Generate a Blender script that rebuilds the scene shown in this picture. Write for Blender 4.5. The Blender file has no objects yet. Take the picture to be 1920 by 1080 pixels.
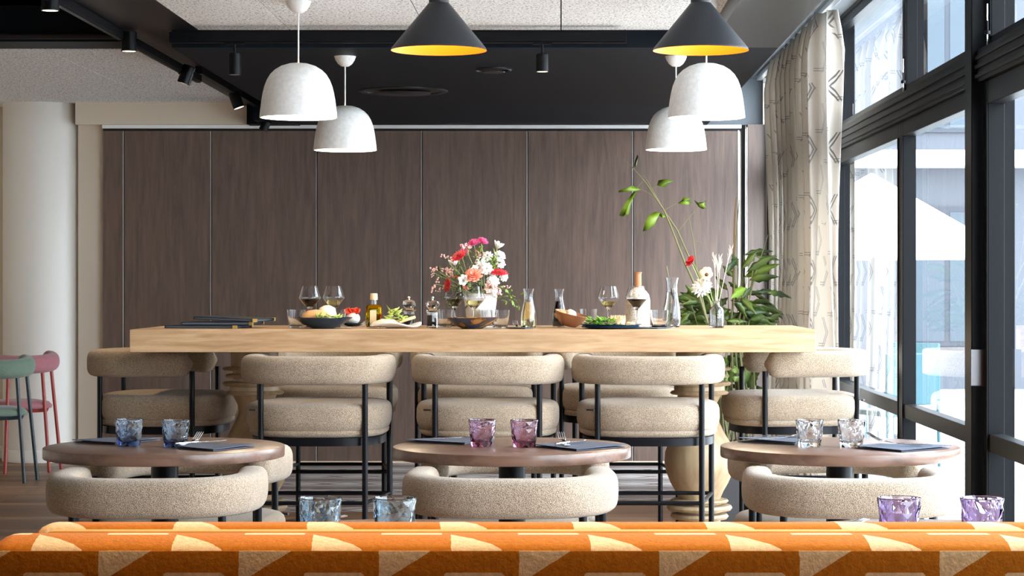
import bpy, math, random
from mathutils import Vector, Matrix
random.seed(7)
S = bpy.context.scene
COL = S.collection
PI = math.pi

# ------------------------------------------------------------------ camera, world, light, exposure
CAM_H = 1.30
FPX = 4000.0            # focal length in pixels of the 1920 wide frame
VX, VY = 1052.0, 530.0  # where lines running away from the camera meet
cd = bpy.data.cameras.new('camera'); cam = bpy.data.objects.new('camera', cd); COL.objects.link(cam)
cd.sensor_width = 36.0; cd.lens = FPX / 1920 * 36.0
cd.shift_x = -(VX - 960) / 1920; cd.shift_y = -(540 - VY) / 1920
cd.clip_start = 0.05; cd.clip_end = 300
cam.location = (0, 0, CAM_H); cam.rotation_euler = (PI / 2, 0, 0)
S.camera = cam
S.view_settings.view_transform = 'Standard'
S.view_settings.look = 'None'
S.view_settings.exposure = 0.0
S.view_settings.gamma = 1.0
S.view_settings.use_curve_mapping = False
cy = S.cycles
cy.use_denoising = True
cy.max_bounces = 12; cy.diffuse_bounces = 5; cy.glossy_bounces = 4; cy.transmission_bounces = 8
cy.transparent_max_bounces = 16; cy.sample_clamp_indirect = 6.0; cy.caustics_refractive = False; cy.caustics_reflective = False
cy.blur_glossy = 0.5

W = bpy.data.worlds.new('overcast_sky'); S.world = W; W.use_nodes = True
wn = W.node_tree.nodes; wl = W.node_tree.links
bg = wn['Background']
tc = wn.new('ShaderNodeTexCoord'); sp = wn.new('ShaderNodeSeparateXYZ'); rp = wn.new('ShaderNodeValToRGB')
wl.new(tc.outputs['Generated'], sp.inputs[0]); wl.new(sp.outputs['Z'], rp.inputs[0]); wl.new(rp.outputs[0], bg.inputs[0])
rp.color_ramp.elements[0].position = 0.0; rp.color_ramp.elements[0].color = (0.90, 0.95, 1.0, 1)
rp.color_ramp.elements[1].position = 0.6; rp.color_ramp.elements[1].color = (0.78, 0.89, 1.0, 1)
bg.inputs[1].default_value = 20.0

def light(name, kind, loc, energy, color=(1, 1, 1), rot=(0, 0, 0), **kw):
    d = bpy.data.lights.new(name, kind); d.energy = energy; d.color = color
    for k, v in kw.items(): setattr(d, k, v)
    o = bpy.data.objects.new(name, d); o.location = loc; o.rotation_euler = rot; COL.objects.link(o)
    return o
# the sun stands high outside the glazed side
sun = light('sun', 'SUN', (8, 4, 12), 4.0, (1.0, 0.96, 0.90), (math.radians(10), math.radians(18), 0), angle=math.radians(2.0))
# portal over the glazing so daylight through the windows is sampled well
pt = light('window_portal', 'AREA', (1.70, 9.05, 1.4), 1.0, (1, 1, 1), (0, math.radians(90), 0), shape='RECTANGLE', size=2.8, size_y=12.7)
pt.data.cycles.is_portal = True

# ------------------------------------------------------------------ node helpers
def mat(name, color=(0.8, 0.8, 0.8), rough=0.5, metal=0.0, **kw):
    m = bpy.data.materials.new(name); m.use_nodes = True
    b = m.node_tree.nodes['Principled BSDF']
    b.inputs['Base Color'].default_value = (*color, 1); b.inputs['Roughness'].default_value = rough
    b.inputs['Metallic'].default_value = metal
    for k, v in kw.items():
        b.inputs[k.replace('_', ' ')].default_value = v
    return m
class NT:
    """tiny helper around a material's node tree"""
    def __init__(s, m): s.m = m; s.n = m.node_tree.nodes; s.l = m.node_tree.links; s.b = s.n['Principled BSDF']
    def node(s, t, **kw):
        x = s.n.new(t)
        for k, v in kw.items(): setattr(x, k, v)
        return x
    def coord(s, scale=(1, 1, 1), loc=(0, 0, 0), rot=(0, 0, 0), out='Object'):
        t = s.node('ShaderNodeTexCoord'); mp = s.node('ShaderNodeMapping')
        mp.inputs['Scale'].default_value = scale; mp.inputs['Location'].default_value = loc; mp.inputs['Rotation'].default_value = rot
        s.l.new(t.outputs[out], mp.inputs[0]); return mp.outputs[0]
    def noise(s, vec, scale=5, detail=4, rough=0.5, dist=0.0):
        x = s.node('ShaderNodeTexNoise'); x.inputs['Scale'].default_value = scale; x.inputs['Detail'].default_value = detail
        x.inputs['Roughness'].default_value = rough; x.inputs['Distortion'].default_value = dist
        s.l.new(vec, x.inputs['Vector']); return x.outputs['Fac']
    def ramp(s, fac, stops):
        r = s.node('ShaderNodeValToRGB'); e = r.color_ramp.elements
        while len(e) < len(stops): e.new(0.5)
        for i, (p, c) in enumerate(stops):
            e[i].position = p; e[i].color = (*c, 1)
        s.l.new(fac, r.inputs[0]); return r.outputs[0]
    def mix(s, fac, a, b, blend='MIX'):
        x = s.node('ShaderNodeMix', data_type='RGBA', blend_type=blend)
        for i, v in ((0, fac), (6, a), (7, b)):
            if isinstance(v, (tuple, float, int)):
                x.inputs[i].default_value = (*v, 1) if isinstance(v, tuple) else v
            else: s.l.new(v, x.inputs[i])
        return x.outputs[2]
    def bump(s, h, strength=0.3, dist=0.01):
        x = s.node('ShaderNodeBump'); x.inputs['Strength'].default_value = strength; x.inputs['Distance'].default_value = dist
        s.l.new(h, x.inputs['Height']); s.l.new(x.outputs[0], s.b.inputs['Normal'])
    def base(s, c): s.l.new(c, s.b.inputs['Base Color'])
    def xyz(s, out='Object'):
        t = s.node('ShaderNodeTexCoord'); x = s.node('ShaderNodeSeparateXYZ'); s.l.new(t.outputs[out], x.inputs[0])
        return [V(s, x.outputs[i]) for i in range(3)]
class V:
    """arithmetic on shader values"""
    def __init__(s, nt, o): s.nt = nt; s.o = o
    def op(s, kind, *a):
        x = s.nt.node('ShaderNodeMath', operation=kind)
        for i, v in enumerate((s,) + a):
            if isinstance(v, V): s.nt.l.new(v.o, x.inputs[i])
            else: x.inputs[i].default_value = v
        return V(s.nt, x.outputs[0])
    def __add__(s, b): return s.op('ADD', b)
    def __sub__(s, b): return s.op('SUBTRACT', b)
    def __mul__(s, b): return s.op('MULTIPLY', b)
    def __truediv__(s, b): return s.op('DIVIDE', b)
    def lt(s, b): return s.op('LESS_THAN', b)
    def gt(s, b): return s.op('GREATER_THAN', b)
    def mx(s, b): return s.op('MAXIMUM', b)
    def mod(s, b): return s.op('FLOORED_MODULO', b)
    def abs(s): return s.op('ABSOLUTE')
    def sin(s): return s.op('SINE')

def wood(name, c0, c1, axis, rough=0.45, grain=34, bump=0.05, spec=0.5):
    m = mat(name, c0, rough); t = NT(m); m.node_tree.nodes['Principled BSDF'].inputs['Specular IOR Level'].default_value = spec
    sc = [1.0, 1.0, 1.0]; sc[axis] = 0.085
    v = t.coord(tuple(sc))
    n = t.noise(v, grain, 6, 0.62, 0.6)
    n2 = t.noise(v, grain * 0.22, 4, 0.6, 2.5)
    x = t.node('ShaderNodeMath', operation='ADD'); t.l.new(n, x.inputs[0]); t.l.new(n2, x.inputs[1])
    y = t.node('ShaderNodeMath', operation='MULTIPLY'); t.l.new(x.outputs[0], y.inputs[0]); y.inputs[1].default_value = 0.5
    t.base(t.ramp(y.outputs[0], [(0.36, c0), (0.62, c1)])); t.bump(n, bump, 0.004)
    return m
M = {}
M['walnut_panel'] = wood('walnut_panel_laminate', (0.064, 0.033, 0.022), (0.140, 0.080, 0.056), 2, 0.50, 42, 0.05, 1.0)
M['oak'] = wood('oak_table_top', (0.35, 0.205, 0.100), (0.53, 0.355, 0.205), 0, 0.42, 62)
M['oak_turned'] = wood('oak_turned_pedestal', (0.27, 0.185, 0.10), (0.42, 0.31, 0.19), 2, 0.45, 30)
M['walnut_top'] = wood('walnut_round_top', (0.078, 0.040, 0.026), (0.17, 0.095, 0.066), 0, 0.30, 34, 0.03, 0.4)
# plank floor
m = mat('plank_floor', (0.3, 0.2, 0.13), 0.45, **{'Specular_IOR_Level': 0.3}); t = NT(m)
br = t.node('ShaderNodeTexBrick'); br.offset = 0.37; br.inputs['Scale'].default_value = 1.0
br.inputs['Brick Width'].default_value = 1.4; br.inputs['Row Height'].default_value = 0.15; br.inputs['Mortar Size'].default_value = 0.003
br.inputs['Color1'].default_value = (0.15, 0.078, 0.042, 1); br.inputs['Color2'].default_value = (0.42, 0.25, 0.15, 1); br.inputs['Mortar'].default_value = (0.07, 0.04, 0.025, 1)
t.l.new(t.coord(), br.inputs['Vector'])
gr = t.noise(t.coord((0.05, 1, 1)), 40, 5, 0.6, 0.4)
t.base(t.mix(0.75, br.outputs['Color'], t.ramp(gr, [(0.3, (0.45, 0.42, 0.4)), (0.7, (1.2, 1.15, 1.1))]), 'MULTIPLY')); M['plank'] = m
# patterned cement tiles: pointed lenses and dark bands, 26.5 cm columns
m = mat('patterned_cement_tile', (0.6, 0.6, 0.6), 0.35); t = NT(m)
X, Y, Z = t.xyz()
u = (X + 10.0).mod(0.265) / 0.265; v = (Y + 0.0).mod(0.53) / 0.53
hump = (u * PI).sin()
d0 = (v - 0.5).abs()                       # 0 at band centre, .5 at lens axis
lens = (d0 + hump * 0.17).gt(0.5)
band = (d0 + hump * 0.04).lt(0.17)
thin = d0.lt(0.045)
core = (((v + 0.5).mod(1.0) - 0.5).abs() + hump * -0.035).lt(0.0)
edge = ((d0 + hump * 0.17 - 0.5).abs()).lt(0.028)
dark = (band - thin).mx(core).mx(edge)
c1 = t.mix(dark.o, (0.40, 0.34, 0.32), (0.040, 0.028, 0.028))
c2 = t.mix((lens * (core * -1.0 + 1.0) * (edge * -1.0 + 1.0)).o, c1, (0.78, 0.73, 0.68))
t.base(c2); M['tile'] = m
# wood-wool acoustic board
m = mat('wood_wool_board', (0.7, 0.7, 0.68), 0.9); t = NT(m)
n = t.noise(t.coord((1.0, 0.42, 1)), 95, 4, 0.75, 0.6)
n2 = t.noise(t.coord(), 9, 2, 0.5)
t.base(t.mix(0.25, t.ramp(n, [(0.34, (0.10, 0.095, 0.09)), (0.43, (0.62, 0.61, 0.60)), (0.52, (1.0, 0.99, 0.98))]), t.ramp(n2, [(0.3, (0.8, 0.8, 0.79)), (0.7, (1.0, 1.0, 0.98))]), 'MULTIPLY'))
t.bump(n, 0.4, 0.006); M['acoustic'] = m
M['black_paint'] = mat('black_ceiling_paint', (0.006, 0.009, 0.013), 0.5, **{'Specular_IOR_Level': 0.08})
M['black_gloss'] = mat('black_lacquered_board', (0.012, 0.012, 0.014), 0.35, **{'Specular_IOR_Level': 0.3})
M['black_metal'] = mat('black_powder_coat', (0.004, 0.0045, 0.006), 0.35, **{'Specular_IOR_Level': 0.15})
M['frame'] = mat('anthracite_window_frame', (0.006, 0.0065, 0.0075), 0.35, **{'Specular_IOR_Level': 0.05})
M['beige_wall'] = mat('beige_wall_paint', (0.74, 0.64, 0.52), 0.8)
M['white_paint'] = mat('white_column_paint', (0.88, 0.85, 0.80), 0.55)
M['rear_wall'] = mat('dark_rear_wall_paint', (0.22, 0.19, 0.16), 0.8)
M['dark_wall'] = mat('grey_wall_paint', (0.16, 0.18, 0.20), 0.7)
M['alu'] = mat('brushed_aluminium', (0.78, 0.80, 0.82), 0.30, 0.85)
M['white_rail'] = mat('white_rail_paint', (0.95, 0.96, 0.96), 0.4)
M['handle_metal'] = mat('brushed_handle_metal', (0.10, 0.10, 0.105), 0.35, 1.0)
M['steel'] = mat('polished_steel', (0.80, 0.81, 0.83), 0.12, 1.0)
M['white_lamp'] = mat('white_cast_shade', (0.80, 0.79, 0.77), 0.65)
t = NT(M['white_lamp']); n = t.noise(t.coord(), 55, 4, 0.6); t.base(t.ramp(n, [(0.3, (0.70, 0.69, 0.67)), (0.7, (0.84, 0.83, 0.81))])); t.bump(n, 0.25, 0.003)
M['black_shade'] = mat('black_speckled_shade', (0.014, 0.015, 0.018), 0.45, **{'Specular_IOR_Level': 0.35})
t = NT(M['black_shade']); n = t.noise(t.coord(), 300, 2, 0.5); t.bump(n, 0.3, 0.002)
M['gold_inside'] = mat('gold_leaf_lining', (0.90, 0.22, 0.006), 0.5, 0.0)
def emit(name, color, strength):
    m = mat(name, color, 0.5); b = m.node_tree.nodes['Principled BSDF']
    b.inputs['Emission Color'].default_value = (*color, 1); b.inputs['Emission Strength'].default_value = strength
    return m
M['bulb'] = emit("warm_lamp_bulb", (1.0, 0.78, 0.45), 8.0)
M['spot_face'] = emit('spot_lens_glow', (1.0, 0.80, 0.55), 4.0)
def fabric(name, dark, mid, light_, scale=300, bump=0.45):
    m = mat(name, mid, 0.95); t = NT(m)
    b = t.b; b.inputs['Sheen Weight'].default_value = 0.25
    v = t.coord()
    vo = t.node('ShaderNodeTexVoronoi'); vo.inputs['Scale'].default_value = scale; t.l.new(v, vo.inputs['Vector'])
    n = t.noise(v, scale * 1.3, 3, 0.7)
    n2 = t.noise(v, 9, 3, 0.6)
    c = t.ramp(vo.outputs['Distance'], [(0.12, light_), (0.42, mid), (0.75, dark)])
    c2 = t.ramp(n, [(0.35, dark), (0.6, light_)])
    c = t.mix(0.45, c, c2); c = t.mix(0.5, c, t.ramp(n2, [(0.3, (0.78, 0.76, 0.74)), (0.7, (1.1, 1.1, 1.1))]), 'MULTIPLY')
    t.base(c); t.bump(vo.outputs['Distance'], bump, 0.004)
    return m
M['boucle'] = fabric('beige_woven_upholstery', (0.06, 0.036, 0.018), (0.25, 0.172, 0.102), (0.70, 0.57, 0.425), 370, 0.6)
M['boucle_grey'] = fabric('grey_beige_woven_upholstery', (0.20, 0.17, 0.14), (0.48, 0.43, 0.37), (0.76, 0.71, 0.64))
M['green_fabric'] = fabric('sage_green_upholstery', (0.12, 0.17, 0.13), (0.17, 0.24, 0.19), (0.22, 0.30, 0.24), 300, 0.2)
M['pink_fabric'] = fabric('dusty_pink_upholstery', (0.34, 0.12, 0.14), (0.44, 0.17, 0.19), (0.52, 0.22, 0.25), 300, 0.2)
M['green_metal'] = mat('dark_blue_green_metal', (0.02, 0.035, 0.045), 0.35)
M['red_metal'] = mat('brick_red_metal', (0.36, 0.045, 0.035), 0.38)
M['tag'] = mat('black_leather_tag', (0.012, 0.012, 0.012), 0.6)
M['napkin'] = mat('slate_blue_napkin', (0.040, 0.052, 0.080), 0.75)
M['terracotta'] = mat('terracotta_neck', (0.36, 0.15, 0.06), 0.5)
M['stoneware'] = mat('speckled_cream_stoneware', (0.78, 0.70, 0.58), 0.6)
t = NT(M['stoneware']); n = t.noise(t.coord(), 160, 2, 0.5); t.base(t.ramp(n, [(0.36, (0.42, 0.32, 0.22)), (0.44, (0.80, 0.73, 0.62))]))
M['blue_glaze'] = mat('dark_blue_glaze', (0.012, 0.030, 0.055), 0.15)
M['brown_glaze'] = mat('brown_and_blue_glaze', (0.2, 0.1, 0.03), 0.15)
t = NT(M['brown_glaze']); n = t.noise(t.coord((1, 1, 3)), 9, 3, 0.6, 0.8); t.base(t.ramp(n, [(0.42, (0.012, 0.035, 0.10)), (0.5, (0.05, 0.03, 0.015)), (0.58, (0.32, 0.15, 0.04))]))
M['copper_glaze'] = mat('copper_brown_glaze', (0.30, 0.13, 0.06), 0.22, 0.3)
M['white_ceramic'] = mat('white_ceramic', (0.85, 0.83, 0.80), 0.3)
M['cork'] = mat('pale_cork', (0.66, 0.48, 0.30), 0.8)
M['kraft'] = mat('kraft_label', (0.62, 0.47, 0.26), 0.8)
M['leaf'] = mat('deep_green_leaf', (0.045, 0.11, 0.018), 0.45)
t = NT(M['leaf']); n = t.noise(t.coord(), 6, 2, 0.5); t.base(t.ramp(n, [(0.35, (0.012, 0.035, 0.008)), (0.65, (0.085, 0.135, 0.018))]))
M['leaf_light'] = mat('fresh_green_leaf', (0.13, 0.22, 0.018), 0.45)
for k in ('leaf', 'leaf_light'): M[k].node_tree.nodes['Principled BSDF'].inputs['Transmission Weight'].default_value = 0.0
M['stem'] = mat('green_brown_stem', (0.13, 0.13, 0.05), 0.6)
M['stem_green'] = mat('pale_green_stem', (0.30, 0.42, 0.12), 0.6)
M['pot'] = mat('dark_grey_planter', (0.05, 0.05, 0.055), 0.6)
M['soil'] = mat('dark_soil', (0.04, 0.025, 0.015), 0.95)
for nm, c in (('red_petal', (0.62, 0.008, 0.02)), ('pink_petal', (0.72, 0.10, 0.26)), ('white_petal', (0.88, 0.87, 0.84)), ('coral_petal', (0.90, 0.26, 0.17)),
              ('blush_petal', (0.85, 0.50, 0.45)), ('cream_petal', (0.90, 0.78, 0.42)), ('dark_centre', (0.07, 0.03, 0.01)), ('yellow_centre', (0.55, 0.33, 0.04)),
              ('bread', (0.60, 0.31, 0.12)), ('bread_pale', (0.80, 0.62, 0.44)), ('salad', (0.13, 0.28, 0.02)), ('salad_pale', (0.50, 0.60, 0.14)),
              ('tomato', (0.70, 0.05, 0.015)), ('mozzarella', (0.90, 0.92, 0.90)), ('pastry', (0.80, 0.55, 0.28)), ('cane', (0.30, 0.15, 0.06)), ('wheat', (0.83, 0.74, 0.56)),
              ('salt', (0.90, 0.90, 0.92)), ('pepper', (0.03, 0.025, 0.02)), ('menu_black', (0.010, 0.011, 0.014)), ('menu_page', (0.10, 0.13, 0.17)),
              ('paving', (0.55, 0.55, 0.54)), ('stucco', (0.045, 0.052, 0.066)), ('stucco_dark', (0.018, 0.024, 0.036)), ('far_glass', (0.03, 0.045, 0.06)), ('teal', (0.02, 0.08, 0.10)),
              ('parasol_white', (0.85, 0.86, 0.88))):
    M[nm] = mat(nm, c, 0.6)
M['menu_gold'] = mat('gold_corner', (0.80, 0.62, 0.22), 0.3, 1.0)
M['piping'] = mat('amber_velvet_piping', (0.72, 0.36, 0.09), 0.7)
# clear glass with real thickness
def glass(name, tint=(1, 1, 1), rough=0.0, absorb=None, dens=0.0):
    m = bpy.data.materials.new(name); m.use_nodes = True; n = m.node_tree.nodes; l = m.node_tree.links; n.clear()
    o = n.new('ShaderNodeOutputMaterial'); g = n.new('ShaderNodeBsdfGlass'); g.inputs['Color'].default_value = (*tint, 1)
    g.inputs['Roughness'].default_value = rough; g.inputs['IOR'].default_value = 1.45; l.new(g.outputs[0], o.inputs[0])
    if absorb:
        a = n.new('ShaderNodeVolumeAbsorption'); a.inputs['Color'].default_value = (*absorb, 1); a.inputs['Density'].default_value = dens
        l.new(a.outputs[0], o.inputs['Volume'])
    return m
M['glass'] = glass('clear_glass', (0.98, 0.99, 1.0))
M['glass_blue'] = glass('blue_tumbler_glass', (0.93, 0.97, 1.0), 0, (0.10, 0.34, 0.66), 42)
M['glass_purple'] = glass('purple_tumbler_glass', (0.98, 0.92, 0.98), 0, (0.48, 0.06, 0.28), 34)
M['glass_ice'] = glass('pale_blue_tumbler_glass', (0.88, 0.95, 0.99), 0, (0.45, 0.68, 0.85), 12)
M['glass_lilac'] = glass('pale_lilac_tumbler_glass', (0.90, 0.86, 0.98), 0, (0.60, 0.42, 0.75), 18)
M['red_wine'] = mat('red_wine', (0.006, 0.0003, 0.0012), 0.25, **{'Specular_IOR_Level': 0.1})
M['white_wine'] = glass('white_wine', (0.98, 0.95, 0.72))
M['water'] = glass('water', (0.97, 0.99, 1.0))
M['oil'] = glass('olive_oil', (0.70, 0.55, 0.05))
# flat window pane: see-through with mirror reflection growing towards grazing view
def pane_mat(name):
    m = bpy.data.materials.new(name); m.use_nodes = True; n = m.node_tree.nodes; l = m.node_tree.links; n.clear()
    o = n.new('ShaderNodeOutputMaterial'); a = n.new('ShaderNodeBsdfTransparent'); a.inputs[0].default_value = (0.93, 0.965, 0.98, 1)
    g = n.new('ShaderNodeBsdfGlossy'); g.inputs['Roughness'].default_value = 0.0
    ge = n.new('ShaderNodeNewGeometry'); dt = n.new('ShaderNodeVectorMath'); dt.operation = 'DOT_PRODUCT'
    l.new(ge.outputs['Incoming'], dt.inputs[0]); l.new(ge.outputs['Normal'], dt.inputs[1])
    def mth(op, a, b=None):       # Schlick reflectance, the same from both sides of the pane
        q = n.new('ShaderNodeMath'); q.operation = op
        for i, v in enumerate((a, b)):
            if v is None: continue
            if isinstance(v, (int, float)): q.inputs[i].default_value = v
            else: l.new(v, q.inputs[i])
        return q.outputs[0]
    F = mth('ADD', mth('MULTIPLY', mth('POWER', mth('SUBTRACT', 1.0, mth('ABSOLUTE', dt.outputs['Value'])), 5.0), 0.92), 0.06)
    x = n.new('ShaderNodeMixShader'); l.new(F, x.inputs[0]); l.new(a.outputs[0], x.inputs[1]); l.new(g.outputs[0], x.inputs[2]); l.new(x.outputs[0], o.inputs[0])
    return m
M['pane'] = pane_mat('window_pane')
# curtain: off-white linen with a grey angular line motif on the uv map
m = mat('patterned_curtain_linen', (0.6, 0.55, 0.48), 0.9); t = NT(m)
X, Y, Z = t.xyz('UV')
row = (Y / 0.16); rowi = row.op('FLOOR'); sh = rowi.mod(2.0) * 0.06
cu = (X + sh).mod(0.12) / 0.12; cv = row.mod(1.0)
zig = (cu - 0.5).abs() * 0.0 + (cv - 0.5).abs() * 0.5 + 0.1
l1 = ((cu - zig).abs()).lt(0.022) + ((cu - zig - 0.09).abs()).lt(0.022)
l2 = (((cv - 0.06).abs()).lt(0.014) + ((cv - 0.14).abs()).lt(0.014)) * (cu.lt(0.62)) * (cu.gt(0.3))
ln = (l1 + l2).gt(0.5)
msk = ((V(t, t.noise(t.coord((1, 1, 1), out='UV'), 9, 1, 0.5))) - 0.38).gt(0.0)
t.base(t.mix((ln * msk).o, (0.62, 0.565, 0.50), (0.13, 0.12, 0.115)))
nn = m.node_tree.nodes; ll = m.node_tree.links
tr = nn.new('ShaderNodeBsdfTranslucent'); tr.inputs[0].default_value = (0.85, 0.82, 0.78, 1); mx = nn.new('ShaderNodeMixShader'); mx.inputs[0].default_value = 0.28
ll.new(t.b.outputs[0], mx.inputs[1]); ll.new(tr.outputs[0], mx.inputs[2]); ll.new(mx.outputs[0], nn['Material Output'].inputs[0]); M['curtain'] = m
# sofa velvet: orange ground with cream cut shapes, repeat 20.35 cm (object x), three zones
ORANGE = (0.50, 0.155, 0.006); CREAM = (0.80, 0.56, 0.30)
def velvet(name, zone):
    m = mat(name, ORANGE, 0.85); t = NT(m); t.b.inputs['Sheen Weight'].default_value = 0.05; t.b.inputs['Specular IOR Level'].default_value = 0.1
    X, Y, Z = t.xyz(); P = 0.2035
    j = V(t, t.noise(t.coord(), 60, 2, 0.5)) * 0.004
    X = X + j
    if zone == 'face':       # z measured down from the seam at .9102
        d = Z * -1.0 + 0.9102
        u = (X + 0.6696 + 10 * P).mod(P)
        a = u.lt((d * -1.61) + 0.0756)
        u2 = (X + 0.790 + 10 * P).mod(P) - 0.0
        b = d.gt(0.031) * (u2.lt(0.10 + 0.0)) * (u2.gt(0.012)) * ((u2 - 0.055).abs() - (d - 0.031) * 1.2).lt(0.040)
        c = a.mx(b)
    elif zone == 'top':      # y runs from 3.10 at the seam to 3.20
        w = (Y - 3.10) / 0.068
        u = (X + 0.768 + w * 0.004 + 10 * P).mod(P)
        a = u.lt(w * -0.075 + 0.076)
        b = w.gt(1.0) * (u.gt(0.10)) * (u.lt(0.19))
        c = a.mx(b)
    else:                    # far cushion, y from 3.235 to 3.34
        w = (Y - 3.235) / 0.055
        u = (X + 0.588 + w * 0.004 + 10 * P).mod(P)
        c = u.lt(w * -0.034 + 0.078)
    n = t.noise(t.coord(), 130, 3, 0.6)
    col = t.mix(c.o, ORANGE, CREAM)
    t.base(t.mix(0.6, col, t.ramp(n, [(0.3, (0.72, 0.70, 0.68)), (0.65, (1.1, 1.1, 1.1))]), 'MULTIPLY')); t.bump(n, 0.35, 0.003)
    return m
for z in ('face', 'top', 'far'): M['velvet_' + z] = velvet('orange_cream_velvet_' + z, z)
M['velvet_plain'] = mat('orange_velvet', ORANGE, 0.85)

# ------------------------------------------------------------------ mesh helpers
def ez(v): return Vector(v)
class MB:
    """collects shapes and links them as one mesh object"""
    def __init__(s): s.v = []; s.f = []
    def add(s, vs, fs):
        o = len(s.v); s.v += [tuple(v) for v in vs]; s.f += [tuple(i + o for i in f) for f in fs]; return s
    def box(s, x0, x1, y0, y1, z0, z1):
        vs = [(x, y, z) for x in (x0, x1) for y in (y0, y1) for z in (z0, z1)]
        return s.add(vs, [(0, 1, 3, 2), (4, 6, 7, 5), (0, 4, 5, 1), (2, 3, 7, 6), (0, 2, 6, 4), (1, 5, 7, 3)])
    def lathe(s, prof, n=32, c=(0, 0, 0), cap=True, sx=1.0, sy=1.0, ex=2.0):
        vs = []; fs = []
        for r, z in prof:
            for i in range(n):
                a = 2 * PI * i / n; ca, sa = math.cos(a), math.sin(a)
                if ex != 2.0:
                    k = (abs(ca) ** ex + abs(sa) ** ex) ** (-1 / ex); ca *= k; sa *= k
                vs.append((c[0] + r * sx * ca, c[1] + r * sy * sa, c[2] + z))
        for j in range(len(prof) - 1):
            for i in range(n):
                k = (i + 1) % n; fs.append((j * n + i, j * n + k, (j + 1) * n + k, (j + 1) * n + i))
        if cap:
            if prof[0][0] > 1e-6: fs.append(tuple(range(n - 1, -1, -1)))
            if prof[-1][0] > 1e-6: fs.append(tuple(range((len(prof) - 1) * n, len(prof) * n)))
        return s.add(vs, fs)
    def tube(s, pts, r, n=8, closed=False, w=None, h=None, cap=True, up=None, e=0.62):
        pts = [Vector(p) for p in pts]; m = len(pts); vs = []; fs = []
        rr = r if isinstance(r, (list, tuple)) else [r] * m
        prev = None
        for i, p in enumerate(pts):
            if closed: d = pts[(i + 1) % m] - pts[i - 1]
            else: d = pts[min(i + 1, m - 1)] - pts[max(i - 1, 0)]
            d.normalize()
            if up is not None: a = Vector(up) - d * d.dot(Vector(up))
            elif prev is None:
                a = Vector((0, 0, 1)) if abs(d.z) < 0.9 else Vector((1, 0, 0)); a = a - d * d.dot(a)
            else: a = prev - d * d.dot(prev)
            a.normalize(); prev = a; b = d.cross(a)
            for k in range(n):
                t = 2 * PI * k / n; ct, st = math.cos(t), math.sin(t)
                if w: # rounded section w wide (b), h high (a)
                    ct2 = math.copysign(abs(ct) ** e, ct); st2 = math.copysign(abs(st) ** e, st)
                    q = p + a * (h * rr[i] * ct2) + b * (w * rr[i] * st2)
                else: q = p + a * (rr[i] * ct) + b * (rr[i] * st)
                vs.append(q)
        L = m if closed else m - 1
        for j in range(L):
            for k in range(n):
                k2 = (k + 1) % n; j2 = (j + 1) % m
                fs.append((j * n + k, j * n + k2, j2 * n + k2, j2 * n + k))
        if cap and not closed:
            fs.append(tuple(range(n - 1, -1, -1))); fs.append(tuple(range((m - 1) * n, m * n)))
        return s.add(vs, fs)
    def ball(s, c, r, n=12, m=8, sz=1.0):
        return s.lathe([(r * math.sin(PI * j / m), -r * sz * math.cos(PI * j / m)) for j in range(m + 1)], n, c, cap=False)
    def prism(s, poly, z0, z1):
        n = len(poly); vs = [(x, y, z0) for x, y in poly] + [(x, y, z1) for x, y in poly]
        fs = [tuple(range(n - 1, -1, -1)), tuple(range(n, 2 * n))] + [(i, (i + 1) % n, n + (i + 1) % n, n + i) for i in range(n)]
        return s.add(vs, fs)
    def build(s, name, m, parent=None, smooth=True, bevel=0.0, loc=None, angle=40, solid=0.0):
        me = bpy.data.meshes.new(name); me.from_pydata([tuple(v) for v in s.v], [], s.f); me.validate(); me.update()
        me.materials.append(M[m] if isinstance(m, str) else m)
        import bmesh
        bm = bmesh.new(); bm.from_mesh(me); bmesh.ops.recalc_face_normals(bm, faces=bm.faces); bm.to_mesh(me); bm.free()
        if smooth:
            me.shade_smooth()
            try: me.set_sharp_from_angle(angle=math.radians(angle))
            except Exception: pass
        o = bpy.data.objects.new(name, me); COL.objects.link(o)
        if parent is not None: o.parent = parent
        if loc: o.location = loc
        if bevel:
            b = o.modifiers.new('bevel', 'BEVEL'); b.width = bevel; b.segments = 3; b.limit_method = 'ANGLE'; b.angle_limit = math.radians(35)
        if solid:
            b = o.modifiers.new('thickness', 'SOLIDIFY'); b.thickness = solid; b.offset = 0
        return o
def tag(o, label=None, cat=None, group=None, kind=None):
    if label: o['label'] = label
    if cat: o['category'] = cat
    if group: o['group'] = group
    if kind: o['kind'] = kind
    return o
def empty(name, loc=(0, 0, 0), rz=0.0, label=None, cat=None, group=None, kind=None):
    o = bpy.data.objects.new(name, None); o.empty_display_size = 0.1; COL.objects.link(o)
    o.location = loc; o.rotation_euler = (0, 0, rz)
    return tag(o, label, cat, group, kind)
KIDS = {}
def copy_thing(o, loc=None, rz=None, label=None, group=None, parent=None):
    c = o.copy(); COL.objects.link(c); c.parent = parent
    for ch in [x for x in bpy.data.objects if x.parent == o]: copy_thing(ch, parent=c)
    if loc is not None: c.location = loc
    if rz is not None: c.rotation_euler = (0, 0, rz)
    if label: c['label'] = label
    if group: c['group'] = group
    return c
def atz(px, py, z):      # where the line of sight meets the height z
    d = FPX * (CAM_H - z) / (py - VY); return ((px - VX) * d / FPX, d)
def atd(px, py, d):      # point at distance d
    return ((px - VX) * d / FPX, d, CAM_H - (py - VY) * d / FPX)

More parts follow.
